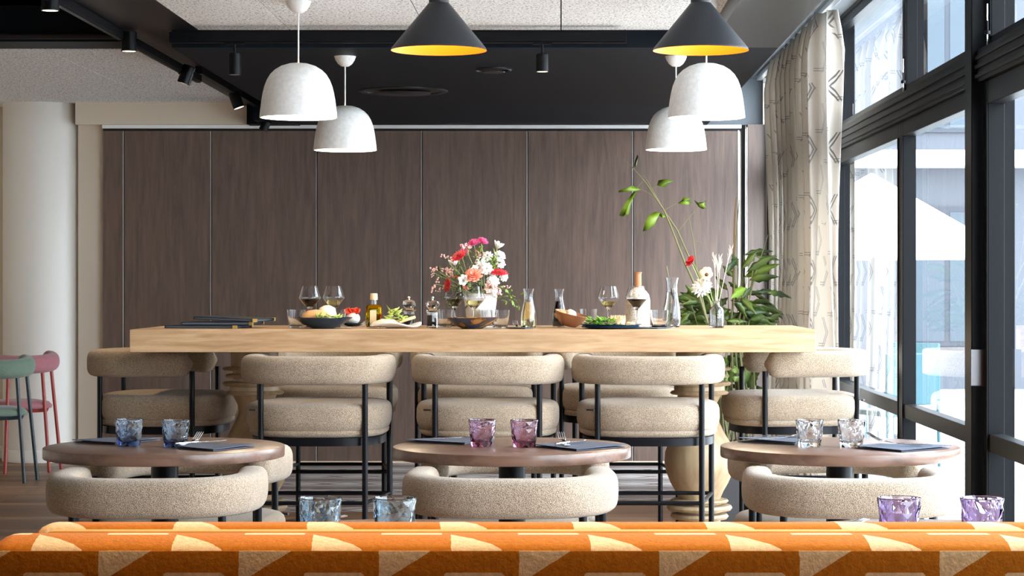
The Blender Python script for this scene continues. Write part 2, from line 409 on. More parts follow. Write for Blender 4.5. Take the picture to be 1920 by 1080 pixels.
# ------------------------------------------------------------------ the room
XR = 1.60      # plane of the glazing
YB = 15.40     # folding partition
o = MB().box(-5.4, 1.75, -3.0, 12.1, -0.1, 0).box(0.2, 1.75, 12.1, 12.75, -0.1, 0).box(-5.4, -2.6, 12.1, 15.8, -0.1, 0).build('floor', 'plank', smooth=False); tag(o, kind='structure')
o = MB().box(-2.6, 0.2, 12.1, 15.8, -0.1, 0).box(0.2, 1.75, 12.75, 15.8, -0.1, 0).build('floor', 'tile', smooth=False); tag(o, kind='structure')
o = MB().box(-5.5, -5.4, -3.0, 16.0, -0.1, 3.2).build('wall_left', 'beige_wall', smooth=False); tag(o, kind='structure')
o = MB().box(-5.5, 1.75, -3.1, -3.0, -0.1, 3.2).build('wall_front', 'rear_wall', smooth=False); tag(o, kind='structure')
# back wall: beige part on the left, lintel over the partition, black header
o = MB().box(-5.4, 1.75, 15.80, 15.95, -0.1, 3.2).box(-3.50, -3.305, 15.46, 15.80, 0, 2.62).box(-3.50, -2.24, 15.37, 15.80, 2.44, 2.62).build('wall_back', 'beige_wall', smooth=False); tag(o, kind='structure')
o = MB().box(-2.24, 1.05, 15.38, 15.80, 2.44, 2.80).build('wall_back', 'black_paint', smooth=False); tag(o, kind='structure')
o = MB().box(1.05, 1.46, 15.42, 15.80, 2.44, 2.95).build('wall_back', 'dark_wall', smooth=False); tag(o, kind='structure')
# ceilings
o = MB().box(-5.5, 1.75, -3.1, 16.0, 3.0, 3.2).build('ceiling', 'black_paint', smooth=False); tag(o, kind='structure')
rf = empty('ceiling', (0, 10.3, 2.52), kind='structure')
for a, b in ((-1.75, -1.313), (-1.307, -0.654), (-0.648, -0.003), (0.003, 0.648), (0.654, 0.80)):
    MB().box(a, b, -13.2, 0, 0, 0.05).build('acoustic_board', 'acoustic', rf, smooth=False)
for k in (-1.31, -0.651, 0.0, 0.651): MB().box(k - 0.0035, k + 0.0035, -13.2, 0, 0.004, 0.05).build('joint_shade_strip', 'black_metal', rf, smooth=False)  # black strips stand in for the shade inside the open board gaps
rf = empty('ceiling', (-2.28, 11.9, 2.60), kind='structure')
for k in (-2.047, -1.322, -0.60): MB().box(k - 0.0035, k + 0.0035, 0, 3.9, 0.004, 0.05).build('joint_shade_strip', 'black_metal', rf, smooth=False)  # left boards: gap shade again put in as black strips
for a, b in ((-3.1, -2.05), (-2.044, -1.325), (-1.319, -0.603), (-0.597, 0.0)):
    MB().box(a, b, 0, 3.9, 0, 0.05).build('acoustic_board', 'acoustic', rf, smooth=False)
o = MB().box(-1.88, 1.05, 10.3, 15.4, 2.435, 2.80).build('ceiling', 'black_paint', smooth=False); tag(o, kind='structure')
o = MB().box(0.72, 1.05, -3.0, 10.3, 2.435, 2.80).build('ceiling', 'black_gloss', smooth=False); tag(o, kind='structure')
o = MB().box(1.05, 1.75, -3.0, 15.8, 2.78, 2.85).build('ceiling', 'dark_wall', smooth=False); tag(o, kind='structure')
o = MB().box(-2.28, -1.75, -3.0, 15.4, 2.575, 2.80).box(-2.16, -1.75, -3.0, 10.3, 2.52, 2.575).build('trim_1', 'black_gloss', smooth=False); tag(o, kind='structure')
o = MB().box(-5.4, -2.28, 11.55, 11.9, 2.605, 2.80).build('trim_2', 'black_paint', smooth=False); tag(o, kind='structure')
o = MB().box(-5.4, -2.30, -3.0, 11.55, 2.84, 2.90).build('ceiling', 'black_paint', smooth=False); tag(o, kind='structure')
o = MB().box(-2.24, -2.14, 15.2, 15.38, 2.43, 2.57).box(-2.14, -1.88, 14.85, 15.38, 2.43, 2.57).build('trim_3', 'black_paint', smooth=False); tag(o, kind='structure')
# cylinder pipes and tracks
def hrail(name, x0, x1, y, z, label, r=None, h=0.035, d=0.05, m='black_metal'):
    if r: o = MB().tube([(x0, y, z), (x1, y, z)], r, 14).build(name, m)
    else: o = MB().box(x0, x1, y, y + d, z, z + h).box(x0, x1, y + 0.012, y + d - 0.012, z - 0.006, z).build(name, m, smooth=False, bevel=0.002)
    return tag(o, label, 'lighting track' if not r else 'pipe')
hrail('ceiling_pipe', -5.3, -2.3, 11.45, 2.625, 'thin grey horizontal conduit pipe on the black ceiling at upper left', 0.018, m='black_gloss')
hrail('lighting_track', -1.86, 0.31, 10.12, 2.445, 'long black lighting track running across under the black soffit edge', h=0.045)
o = MB().box(-2.145, -2.105, 4.0, 12.5, 2.475, 2.515).box(-2.137, -2.113, 4.0, 12.5, 2.470, 2.475).build('lighting_track', 'black_metal', smooth=False, bevel=0.002)
tag(o, 'black lighting track fixed under the beam running into depth at left', 'lighting track')
o = MB().box(-2.145, -2.105, 12.5, 15.1, 2.525, 2.57).build('lighting_track', 'black_metal', smooth=False, bevel=0.002)
tag(o, 'far short black track section above the partition, beyond the track joint', 'lighting track')
o = MB().box(1.20, 1.32, 9.0, 14.0, 2.735, 2.78).box(1.40, 1.44, 9.0, 15.3, 2.75, 2.78).build('curtain_rail', 'alu', smooth=False, bevel=0.004); tag(o, 'aluminium double curtain rail fixed in the ceiling recess by the windows', 'curtain rail')

# column
o = empty('column', (-3.79, 15.6, 0), label='thick round white column at the left in front of the beige wall', cat='column')
MB().lathe([(0.283, 0), (0.283, 2.60)], 64).build('shaft', 'white_paint', o)
MB().lathe([(0.286, 0), (0.291, 0.004), (0.291, 0.088), (0.286, 0.094)], 64, cap=False).build('baseboard', 'white_paint', o)

# folding partition: walnut panels in aluminium edge profiles under a white head track
o = empty('folding_partition', (0, YB, 0), label='dark walnut folding partition wall closing off the back of the room', cat='partition')
edges = [193, 232, 396, 594, 791, 989, 1187, 1385]
xs = [(e - VX) * YB / FPX for e in edges]
for i in range(7):
    a, b = xs[i] + (0.006 if i else 0), xs[i + 1] - 0.006
    p = MB().box(a, b, 0, 0.08, 0.012, 2.395).build('panel', 'walnut_panel', o, smooth=False)
    p2 = MB().box(xs[i + 1] - 0.0065, xs[i + 1] - 0.0005, -0.003, 0.08, 0.012, 2.395)
    if i < 6: p2.build('edge_profile', 'alu', p, smooth=False)
    else: MB().box(xs[7] - 0.006, xs[7] + 0.004, -0.006, 0.08, 0.012, 2.40).build('edge_profile', 'alu', p, smooth=False)
    MB().box(xs[i + 1] + 0.0005, xs[i + 1] + 0.0055, 0.004, 0.08, 0.012, 2.395).build('seal', 'black_metal', p, smooth=False)
MB().box(xs[0], 1.30, -0.03, 0.10, 2.412, 2.438).build('head_track', 'white_rail', o, smooth=False, bevel=0.002)
MB().box(xs[0], 1.30, 0.0, 0.08, 2.397, 2.412).build('track_slot', 'black_gloss', o, smooth=False)
MB().box(xs[0], 1.30, -0.01, 0.06, 0.0, 0.012).build('floor_seal', 'bread_pale', o, smooth=False)
o = MB().box(1.345, 1.475, 15.36, 15.50, 0, 2.44).build('wall_back', 'walnut_panel', smooth=False); tag(o, kind='structure')
o = MB().box(1.303, 1.330, 15.42, 15.5, 0, 2.44).build('trim_4', 'black_metal', smooth=False); tag(o, kind='structure')  # black strip put into the open slot as its shade
o = MB().box(1.337, 1.345, 15.37, 15.40, 0, 2.42).build('trim_4', 'alu', smooth=False); tag(o, kind='structure')
o = MB().box(-5.4, -3.50, 15.785, 15.80, 0, 0.09).build('baseboard_back', 'white_paint', smooth=False); tag(o, kind='structure')

# ------------------------------------------------------------------ glazing on the right
def leafpane(root, y0, y1, z0, z1, fw=0.055, x0=1.55, x1=1.605, name='frame', rail=None):
    f = MB().box(x0, x1, y0, y0 + fw, z0, z1).box(x0, x1, y1 - fw, y1, z0, z1)
    f.box(x0, x1, y0 + fw, y1 - fw, z1 - fw, z1).box(x0, x1, y0 + fw, y1 - fw, z0, z0 + fw)
    if rail: f.box(x0 + 0.004, x1 - 0.004, y0 + fw, y1 - fw, rail[0], rail[1])
    fo = f.build('frame', 'frame', root, smooth=False, bevel=0.003)
    MB().box(x0 - 0.004, x0, y0 + fw - 0.012, y0 + fw, z0 + fw, z1 - fw).box(x0 - 0.004, x0, y1 - fw, y1 - fw + 0.010, z0 + fw, z1 - fw).build('glazing_bead', 'frame', fo, smooth=False)
    xc = (x0 + x1) / 2 + 0.012
    g = MB()
    g.add([(xc, y0 + fw, z0 + fw), (xc, y1 - fw, z0 + fw), (xc, y1 - fw, z1 - fw), (xc, y0 + fw, z1 - fw)], [(0, 1, 2, 3)])
    g.build('glass', 'pane', root, smooth=False)
spans = [(2.7, 5.2), (5.2, 7.78), (7.95, 9.68), (9.68, 12.10), (12.10, 13.9), (13.9, 15.30)]
for i, (a, b) in enumerate(spans):
    r = empty('door_%d' % (i + 1), (0, 0, 0), kind='structure')
    leafpane(r, a, b, 0.02, 2.03, 0.085 if i < 2 else 0.07, 1.54, 1.60, rail=(0.69, 0.755))
    r = empty('window_%d' % (i + 1), (0, 0, 0), kind='structure')
    leafpane(r, a, b, 2.15, 2.76, 0.045, 1.56, 1.61)
    if 1 <= i <= 4:
        for yy in (b - 0.05,):
            MB().lathe([(0.011, 0), (0.011, 0.012), (0.004, 0.016), (0.004, 0.05)], 12, (1.545, yy, 2.20)).build('latch', 'black_metal', r)
            MB().tube([(1.545, yy - 0.0, 2.16), (1.545, yy, 2.31)], 0.003, 6).build('latch_rod', 'steel', r)
f = MB().box(1.52, 1.66, 2.7, 15.36, 2.03, 2.15)
for k in range(3): f.box(1.512, 1.52, 2.7, 15.36, 2.045 + 0.034 * k, 2.060 + 0.034 * k)
o = f.build('trim_5', 'frame', smooth=False, bevel=0.002); tag(o, kind='structure')
f = MB()
for y in (2.60, 5.15, 7.80): f.box(1.50, 1.66, y, y + 0.13, 0, 2.78)
f.box(1.53, 1.66, 12.06, 12.14, 0, 2.78).box(1.48, 1.66, 15.30, 15.42, 0, 2.95).box(1.555, 1.66, 9.655, 9.70, 2.15, 2.78)
o = f.build('trim_6', 'frame', smooth=False, bevel=0.004); tag(o, kind='structure')
o = MB().box(1.60, 1.75, -3.1, 2.62, -0.1, 3.0).build('wall_right', 'beige_wall', smooth=False); tag(o, kind='structure')  # unseen solid wall added in place of glazing to cut frontal daylight
o = MB().box(1.55, 1.68, 2.6, 15.8, 2.76, 3.0).box(1.50, 1.68, 2.6, 15.8, -0.05, 0.02).build('wall_right', 'frame', smooth=False); tag(o, kind='structure')
# pull handle on the big post
x, y, z = 1.49, 7.80, 0
o = empty('door_handle', (1.50, 7.79, 0.99), label='brushed metal pull handle on the thick black window post', cat='door handle')
MB().box(-0.012, 0.055, -0.028, -0.016, -0.068, 0.068).build('grip', 'handle_metal', o, smooth=False, bevel=0.004)
for zz in (-0.05, 0.035): MB().box(0.01, 0.03, -0.016, 0.01, zz, zz + 0.015).build('bracket', 'black_metal', o, smooth=False)

# curtain hanging in folds at the far window
NP = 240; vs = []; fs = []; uvs = []; L = 0.0; prev = None
zs = [0.02 + (2.71 - 0.02) * i / 26 for i in range(27)]
cols = []
for i in range(NP + 1):
    t = i / NP
    y = 11.0 + 2.7 * t
    ph = t * 2 * PI * 9.5 + 0.9 * math.sin(t * 11) + 0.2
    cols.append((y, ph))
plan = []
for j, z in enumerate(zs):
    row = []
    k = (z - 0.02) / 2.69
    amp = 0.080 * (0.85 + 0.15 * math.sin(z * 3)) * (1 - 0.50 * max(0, (k - 0.93) / 0.07))
    for i, (y, ph) in enumerate(cols):
        t = i / NP
        xx = 1.375 + amp * math.sin(ph + 0.25 * math.sin(z * 2.0 + t * 6)) + 0.012 * math.sin(3 * ph + z)
        yy = y + 0.04 * math.sin(ph * 2 + 0.6) + 0.05 * math.sin(z * 1.3) * (1 - t)
        row.append((xx, yy, z))
    plan.append(row)
lens = [0.0]
for i in range(NP):
    a, b = Vector(plan[10][i]), Vector(plan[10][i + 1]); lens.append(lens[-1] + (b - a).length)
mb = MB()
vs = [p for r in plan for p in r]
fs = [(j * (NP + 1) + i, j * (NP + 1) + i + 1, (j + 1) * (NP + 1) + i + 1, (j + 1) * (NP + 1) + i) for j in range(len(zs) - 1) for i in range(NP)]
me = bpy.data.meshes.new('curtain'); me.from_pydata(vs, [], fs); me.materials.append(M['curtain']); uv = me.uv_layers.new(name='UVMap')
for lp in me.loops:
    j, i = divmod(lp.vertex_index, NP + 1); uv.data[lp.index].uv = (lens[i], zs[j])
me.shade_smooth(); ct = bpy.data.objects.new('curtain', me); COL.objects.link(ct)
tag(ct, 'floor-length pale curtain with grey angular line pattern hanging by the window', 'curtain')
b = ct.modifiers.new('thickness', 'SOLIDIFY'); b.thickness = 0.003

# ------------------------------------------------------------------ outside
o = MB().box(1.70, 40, -10, 60, -0.25, -0.05).build('ground', 'paving', smooth=False); tag(o, kind='structure')
o = empty('neighbouring_building', (1.9, 27, 0), label='pale building with grey window bands seen outside through the glazing', cat='building')
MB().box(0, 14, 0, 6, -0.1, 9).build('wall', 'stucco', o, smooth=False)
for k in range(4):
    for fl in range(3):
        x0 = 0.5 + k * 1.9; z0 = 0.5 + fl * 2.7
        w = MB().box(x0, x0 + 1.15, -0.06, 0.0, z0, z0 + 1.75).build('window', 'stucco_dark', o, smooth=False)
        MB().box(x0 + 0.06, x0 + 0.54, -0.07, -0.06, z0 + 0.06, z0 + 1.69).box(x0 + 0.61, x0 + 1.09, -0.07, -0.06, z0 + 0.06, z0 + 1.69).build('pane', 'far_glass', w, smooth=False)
MB().box(0, 14, -0.5, 0, 2.75, 2.95).build('canopy', 'parasol_white', o, smooth=False)
o = empty('parasol', (2.62, 18.0, -0.05), label='open white terrace parasol outside beyond the middle window leaf', cat='parasol')
MB().lathe([(1.15, 1.55), (1.15, 1.62), (0.04, 2.25), (0.0, 2.27)], 8, cap=False).build('canopy', 'parasol_white', o, smooth=False, solid=0.01)
MB().lathe([(0.03, 0), (0.03, 2.25)], 10).build('pole', 'stucco_dark', o)
MB().lathe([(0.28, 0), (0.28, 0.06), (0.05, 0.1)], 16).build('base', 'stucco_dark', o)
def tchair(x, y, rz, label):
    o = empty('terrace_chair', (x, y, -0.05), rz, label, 'chair')
    MB().box(-0.22, 0.22, -0.22, 0.22, 0.42, 0.46).build('seat', 'teal', o, bevel=0.01)
    MB().box(-0.22, 0.22, -0.24, -0.20, 0.50, 0.86).build('backrest', 'teal', o, bevel=0.01)
    for sx in (-1, 1):
        MB().tube([(sx * 0.20, -0.22, 0.86), (sx * 0.21, -0.24, 0)], 0.012).build('leg', 'teal', o)
        MB().tube([(sx * 0.20, 0.20, 0.44), (sx * 0.21, 0.22, 0)], 0.012).build('leg', 'teal', o)
tchair(2.35, 15.0, 0.4, 'teal terrace chair outside the glass, nearest the window')
tchair(2.75, 17.2, 2.5, 'teal terrace chair outside the glass under the white parasol')

# ------------------------------------------------------------------ orange banquette in the foreground
SB = empty('banquette', (0.3, 3.22, 0), label='orange and cream velvet double banquette with geometric pattern in the foreground', cat='sofa')
def extr(prof, x0, x1, endr=0.05, n=5):
    """closed (y,z) profile drawn along x with rounded ends"""
    cy_ = sum(p[0] for p in prof) / len(prof); cz = min(p[1] for p in prof)
    secs = []
    for i in range(n + 1):
        a = PI / 2 * i / n; secs.append((x0 + endr * (1 - math.sin(a)), 1 - 0.35 * (1 - math.sin(a)) if False else None, math.sin(a)))
    mb = MB(); vs = []; fs = []; m = len(prof); st = []
    for i in range(n + 1):
        a = PI / 2 * i / n; st.append((x0 + endr * (1 - math.cos(a)), math.sin(a)))
    st = [(x0 + endr * (1 - math.cos(PI / 2 * i / n)), math.sin(PI / 2 * i / n)) for i in range(n + 1)]
    nx = 24
    full = [(x, s) for x, s in st] + [(x0 + endr + (x1 - x0 - 2 * endr) * i / nx, 1) for i in range(1, nx)] + [(x1 - (x - x0), s) for x, s in reversed(st)]
    for x, s in full:
        for y, z in prof:
            top = max(p[1] for p in prof)
            dz = (top - z); k = endr * 0.8 * (1 - s)
            zz = z - k if dz < endr else z
            yy = cy_ + (y - cy_) * (1 - 0.35 * (1 - s))
            vs.append((x, yy, zz))
    for j in range(len(full) - 1):
        for i in range(m):
            k = (i + 1) % m; fs.append((j * m + i, j * m + k, (j + 1) * m + k, (j + 1) * m + i))
    fs.append(tuple(range(m - 1, -1, -1))); fs.append(tuple(range((len(full) - 1) * m, len(full) * m)))
    return mb.add(vs, fs)
BX0, BX1 = -0.842, 2.3
def sofa_part(name, mb, m, **kw):
    o = mb.build(name, m, SB, **kw); o.location = (-0.3, -3.22, 0); return o     # coordinates inside are the room's
sofa_part('back_panel', extr([(3.20, 0.30), (3.20, 0.90), (3.19, 0.912), (3.10, 0.9100), (3.097, 0.900), (3.092, 0.85), (3.09, 0.30)], BX0, BX1, 0.03), 'velvet_face')
sofa_part('back_cushion', extr([(3.205, 0.88), (3.207, 0.915), (3.203, 0.922), (3.19, 0.9255), (3.17, 0.926), (3.14, 0.9235), (3.115, 0.918), (3.103, 0.912), (3.0995, 0.905), (3.10, 0.88)], BX0 + 0.004, BX1, 0.03), 'velvet_top')
sofa_part('welt_rail', extr([(3.236, 0.86), (3.238, 0.921), (3.232, 0.9262), (3.210, 0.9262), (3.206, 0.921), (3.206, 0.86)], BX0 + 0.06, BX1, 0.02), 'piping')
sofa_part('back_cushion', extr([(3.345, 0.86), (3.348, 0.915), (3.335, 0.926), (3.30, 0.930), (3.27, 0.930), (3.247, 0.926), (3.239, 0.917), (3.238, 0.86)], BX0 + 0.035, BX1, 0.03), 'velvet_far')
sofa_part('back_panel', extr([(3.35, 0.30), (3.35, 0.86), (3.21, 0.86), (3.21, 0.30)], BX0 + 0.02, BX1, 0.03), 'velvet_plain')
sofa_part('seat_cushion', extr([(3.09, 0.30), (3.09, 0.46), (2.62, 0.47), (2.56, 0.45), (2.55, 0.30)], BX0, BX1, 0.04), 'velvet_plain')
sofa_part('seat_cushion', extr([(3.90, 0.30), (3.91, 0.43), (3.86, 0.46), (3.36, 0.47), (3.36, 0.30)], BX0, BX1, 0.04), 'velvet_plain')
sofa_part('plinth', MB().box(BX0 + 0.05, BX1 - 0.05, 2.62, 3.84, 0.0, 0.30), 'black_gloss', smooth=False, bevel=0.01)

# ------------------------------------------------------------------ upholstered tub chairs (back towards -y)
def c_curve(w=0.288, yb=-0.31, yf=0.185, n=40):
    pts = []
    for i in range(n + 1):
        t = -1 + 2 * i / n; s = 1 if t >= 0 else -1; u = abs(t)
        if u < 0.72:
            a = u / 0.72 * PI / 2; e = 0.72
            x = w * math.sin(a) ** e; y = yb * math.cos(a) ** e
        else:
            k = (u - 0.72) / 0.28; x = w - 0.012 * k; y = yf * k
        pts.append((s * x, y))
    # even out spacing
    ds = [0]
    for a, b in zip(pts, pts[1:]): ds.append(ds[-1] + math.hypot(a[0] - b[0], a[1] - b[1]))
    out = []; m = 52; j = 0
    for i in range(m + 1):
        d = ds[-1] * i / m
        while j < len(ds) - 2 and ds[j + 1] < d: j += 1
        k = (d - ds[j]) / max(1e-9, ds[j + 1] - ds[j]); out.append((pts[j][0] + (pts[j + 1][0] - pts[j][0]) * k, pts[j][1] + (pts[j + 1][1] - pts[j][1]) * k))
    return out
def make_tub(name, seat_lo, seat_hi, roll_lo, roll_hi, rail_z, fab, label, cat):
    o = empty(name, (0, 0, 0), 0, label, cat)
    zc = (roll_lo + roll_hi) / 2; hh = (roll_hi - roll_lo) / 2; ww = 0.050
    c = c_curve(); m = len(c); pts = []; rr = []
    for i, (x, y) in enumerate(c):
        e = min(i, m - 1 - i) / 2.2
        k = math.sqrt(max(0.0, 1 - max(0, 1 - e) ** 2)) if e < 1 else 1.0
        pts.append((x, y, zc + (0.0 if e >= 1 else 0))); rr.append(max(0.12, k))
    # extra rounded caps
    MB().tube(pts, rr, 24, w=ww, h=hh, up=(0, 0, 1)).build('backrest', fab, o, angle=80)
    sh = seat_hi - seat_lo; s0 = seat_lo
    prof = [(0.15, 0.0), (0.284, 0.002), (0.300, 0.012), (0.303, 0.026), (0.2985, 0.031), (0.304, 0.036), (0.312, 0.055), (0.315, 0.50 * sh), (0.314, 0.76 * sh), (0.309, 0.86 * sh), (0.298, 0.925 * sh), (0.280, 0.962 * sh), (0.24, 0.985 * sh), (0.12, 0.998 * sh), (0.0, sh)]
    st = MB().lathe(prof, 56, (0, 0.01, s0), sx=1.0, sy=1.0, ex=2.9, cap=False).build('seat', fab, o, angle=85)
    MB().box(-0.018, 0.018, -0.004, 0.004, -0.004, 0.004).build('tag', 'tag', st, smooth=False, loc=(-0.255, -0.285, s0 + 0.80 * sh)).rotation_euler = (0, 0, -0.5)
    legs = [(-0.224, -0.262, 1), (0.224, -0.262, 1), (-0.292, 0.185, 1), (0.292, 0.185, 1)]
    for x, y, _ in legs:
        MB().tube([(x, y, 0.0), (x, y, roll_lo + 0.03)], 0.0125, 14).build('leg', 'black_metal', o)
    f = MB()
    f.lathe([(0.288, 0), (0.288, 0.034)], 48, (0, 0.0, s0 - 0.034), ex=2.9)
    f.build('seat_frame', 'black_metal', o)
    if rail_z:
        loop = [(-0.224, -0.262, rail_z), (0.224, -0.262, rail_z), (0.292, 0.185, rail_z), (-0.292, 0.185, rail_z)]
        f = MB()
        for a in range(4): f.tube([loop[a], loop[(a + 1) % 4]], 0.009, 10)
        f.build('footrest', 'black_metal', o)
    return o
ST = ((-1.0666, 9.43, 0.0, 'beige woven bar stool, leftmost of three on the near side of the high table'),
      (-0.3226, 9.43, 0.02, 'beige bar stool on the near side of the high table, behind the purple glasses'),
      (0.3835, 9.43, -0.01, 'beige bar stool on the near side of the high table, before the right pedestal'))
RS = ((-1.15, 10.89, 'shaded bar stool beyond the high table, behind the leftmost near stool'),
      (-0.43, 10.89, 'shaded bar stool beyond the high table, behind the middle near stool'),
      (0.295, 10.89, 'shaded bar stool beyond the high table, left of the right pedestal'))
stool = make_tub('bar_stool', 0.632, 0.785, 0.862, 0.985, 0.352, 'boucle', ST[0][3], 'bar stool')
stool['group'] = 'bar stools around the oak high table'
stool.location = (ST[0][0], ST[0][1], 0)
for x, y, r, lb in ST[1:]: copy_thing(stool, (x, y, 0), r, lb)
for x, y, lb in RS: copy_thing(stool, (x, y, 0), PI, lb)
e1 = copy_thing(stool, (-1.875, 10.14, 0), -PI / 2 - 0.04, 'brown-looking bar stool turned sideways at the left end of the oak table')
e2 = copy_thing(stool, (1.095, 10.14, 0), PI / 2 + 0.10, 'brightly lit bar stool turned sideways at the window end of the high table')

LC = ((-1.262, 6.70, 0.05, 'beige tub chair with its back to the camera at the left round table'),
      (-0.158, 6.70, 0.0, 'beige tub chair with its back to the camera at the middle round table'),
      (0.905, 6.70, -0.03, 'beige tub chair with its back to the camera at the right round table'))
RC = ((-1.315, 7.62, PI - 0.16, 'beige tub chair on the far side of the left round table, facing the camera'),
      (-0.165, 7.62, PI + 0.02, 'beige tub chair on the far side of the middle round table, facing the camera'),
      (0.945, 7.62, PI + 0.15, 'beige tub chair on the far side of the right round table, facing the camera'))
chair = make_tub('tub_chair', 0.325, 0.480, 0.592, 0.713, None, 'boucle', LC[0][3], 'chair')
chair['group'] = 'tub chairs around the small round tables'
chair.location = (LC[0][0], LC[0][1], 0); chair.rotation_euler = (0, 0, LC[0][2])
for x, y, r, lb in LC[1:] + RC: copy_thing(chair, (x, y, 0), r, lb)

# ------------------------------------------------------------------ side chairs at the far left
def side_chair(loc, rz, fab, met, label):
    o = empty('side_chair', loc, rz, label, 'chair')
    pts = [(0.225 * math.sin(a), -0.215 * math.cos(a), 0.762 - 0.022 * math.cos(a)) for a in [(-2.1 + 4.2 * i / 40) for i in range(41)]]
    rr = [max(0.15, math.sin(min(1, min(i, 40 - i) / 3.5) * PI / 2)) for i in range(41)]
    MB().tube(pts, rr, 20, w=0.052, h=0.062, up=(0, 0, 1), e=0.9).build('backrest', fab, o, angle=80)
    MB().lathe([(0.18, 0), (0.218, 0.008), (0.222, 0.025), (0.20, 0.048), (0.13, 0.062), (0.0, 0.066)], 40, (0, 0, 0.43), cap=False, ex=2.4).build('seat', fab, o, angle=80)
    MB().lathe([(0.19, 0), (0.20, 0.022)], 40, (0, 0, 0.41), ex=2.4).build('seat_frame', met, o)
    for a in (-0.55, 0.55, -1.45, 1.45):
        x, y = 0.215 * math.sin(a), -0.205 * math.cos(a)
        MB().tube([(x * 1.35, y * 1.30 + 0.0, 0), (x * 1.02, y * 1.02, 0.72)], [0.012, 0.0125], 12).build('leg', met, o)
    return o
side_chair((-3.72, 13.95, 0), 0.50, 'green_fabric', 'green_metal', 'sage green chair with dark metal legs at the far left edge')
side_chair((-3.75, 14.75, 0), 0.5, 'pink_fabric', 'red_metal', 'dusty pink chair with red metal legs in front of the white column')

# ------------------------------------------------------------------ high table
TZ = 1.092
o = empty('high_table', (-0.39, 9.935, 0), label='long oak high table with a thick top on two turned pedestals', cat='table')
MB().box(-1.523, 1.520, -0.475, 0.475, 0.991, TZ).build('tabletop', 'oak', o, smooth=False, bevel=0.003)
prof = [(0.17, 0), (0.175, 0.01), (0.172, 0.035), (0.135, 0.05), (0.10, 0.08), (0.10, 0.135), (0.135, 0.150), (0.138, 0.162), (0.132, 0.176), (0.098, 0.186), (0.098, 0.196), (0.128, 0.203), (0.136, 0.214), (0.128, 0.226), (0.098, 0.232), (0.098, 0.238), (0.146, 0.243), (0.153, 0.254), (0.146, 0.266), (0.100, 0.270), (0.100, 0.275), (0.130, 0.278), (0.136, 0.285), (0.130, 0.293), (0.097, 0.296),
        (0.112, 0.33), (0.135, 0.37), (0.155, 0.42), (0.163, 0.46), (0.160, 0.51), (0.142, 0.56), (0.118, 0.60), (0.098, 0.64), (0.080, 0.68), (0.074, 0.705), (0.080, 0.735), (0.095, 0.765), (0.102, 0.777), (0.130, 0.781), (0.137, 0.788), (0.130, 0.795), (0.118, 0.80), (0.118, 0.820), (0.142, 0.823), (0.150, 0.831), (0.142, 0.839), (0.10, 0.843), (0.10, 0.856), (0.130, 0.860), (0.137, 0.867), (0.130, 0.874), (0.10, 0.878), (0.10, 0.890), (0.142, 0.893), (0.150, 0.900), (0.142, 0.907), (0.11, 0.91), (0.11, 0.991)]
for x in (-1.037, 1.034): MB().lathe(prof, 48, (x, 0, 0)).build('pedestal', 'oak_turned', o, angle=28)

# ------------------------------------------------------------------ small round tables
RT = [(-1.332, 7.17, 'round walnut-topped table on the left with two dark blue glasses'),
      (-0.165, 7.17, 'round walnut-topped table in the middle with two purple glasses'),
      (0.936, 7.17, 'round walnut-topped table on the right with two clear glasses'),
      (-0.375, 4.55, 'round table just behind the banquette with two pale blue glasses'),
      (0.805, 4.55, 'round table just behind the banquette with two lilac glasses')]
rt = empty('round_table', (RT[0][0], RT[0][1], 0), label=RT[0][2], cat='table', group='small round dining tables')
MB().lathe([(0.0, 0.7145), (0.394, 0.7145), (0.399, 0.716), (0.400, 0.719), (0.400, 0.748), (0.399, 0.7505), (0.396, 0.752), (0.0, 0.752)], 96, cap=False).build('tabletop', 'walnut_top', rt, angle=30)
MB().lathe([(0.045, 0.012), (0.045, 0.708)], 32).build('post', 'black_metal', rt)
MB().lathe([(0.12, 0.706), (0.12, 0.7145)], 32).build('mounting_plate', 'black_metal', rt)
MB().lathe([(0.24, 0), (0.24, 0.008), (0.22, 0.014), (0.0, 0.014)], 48, cap=False).build('base', 'black_metal', rt)
for x, y, lb in RT[1:]: copy_thing(rt, (x, y, 0), 0, lb)

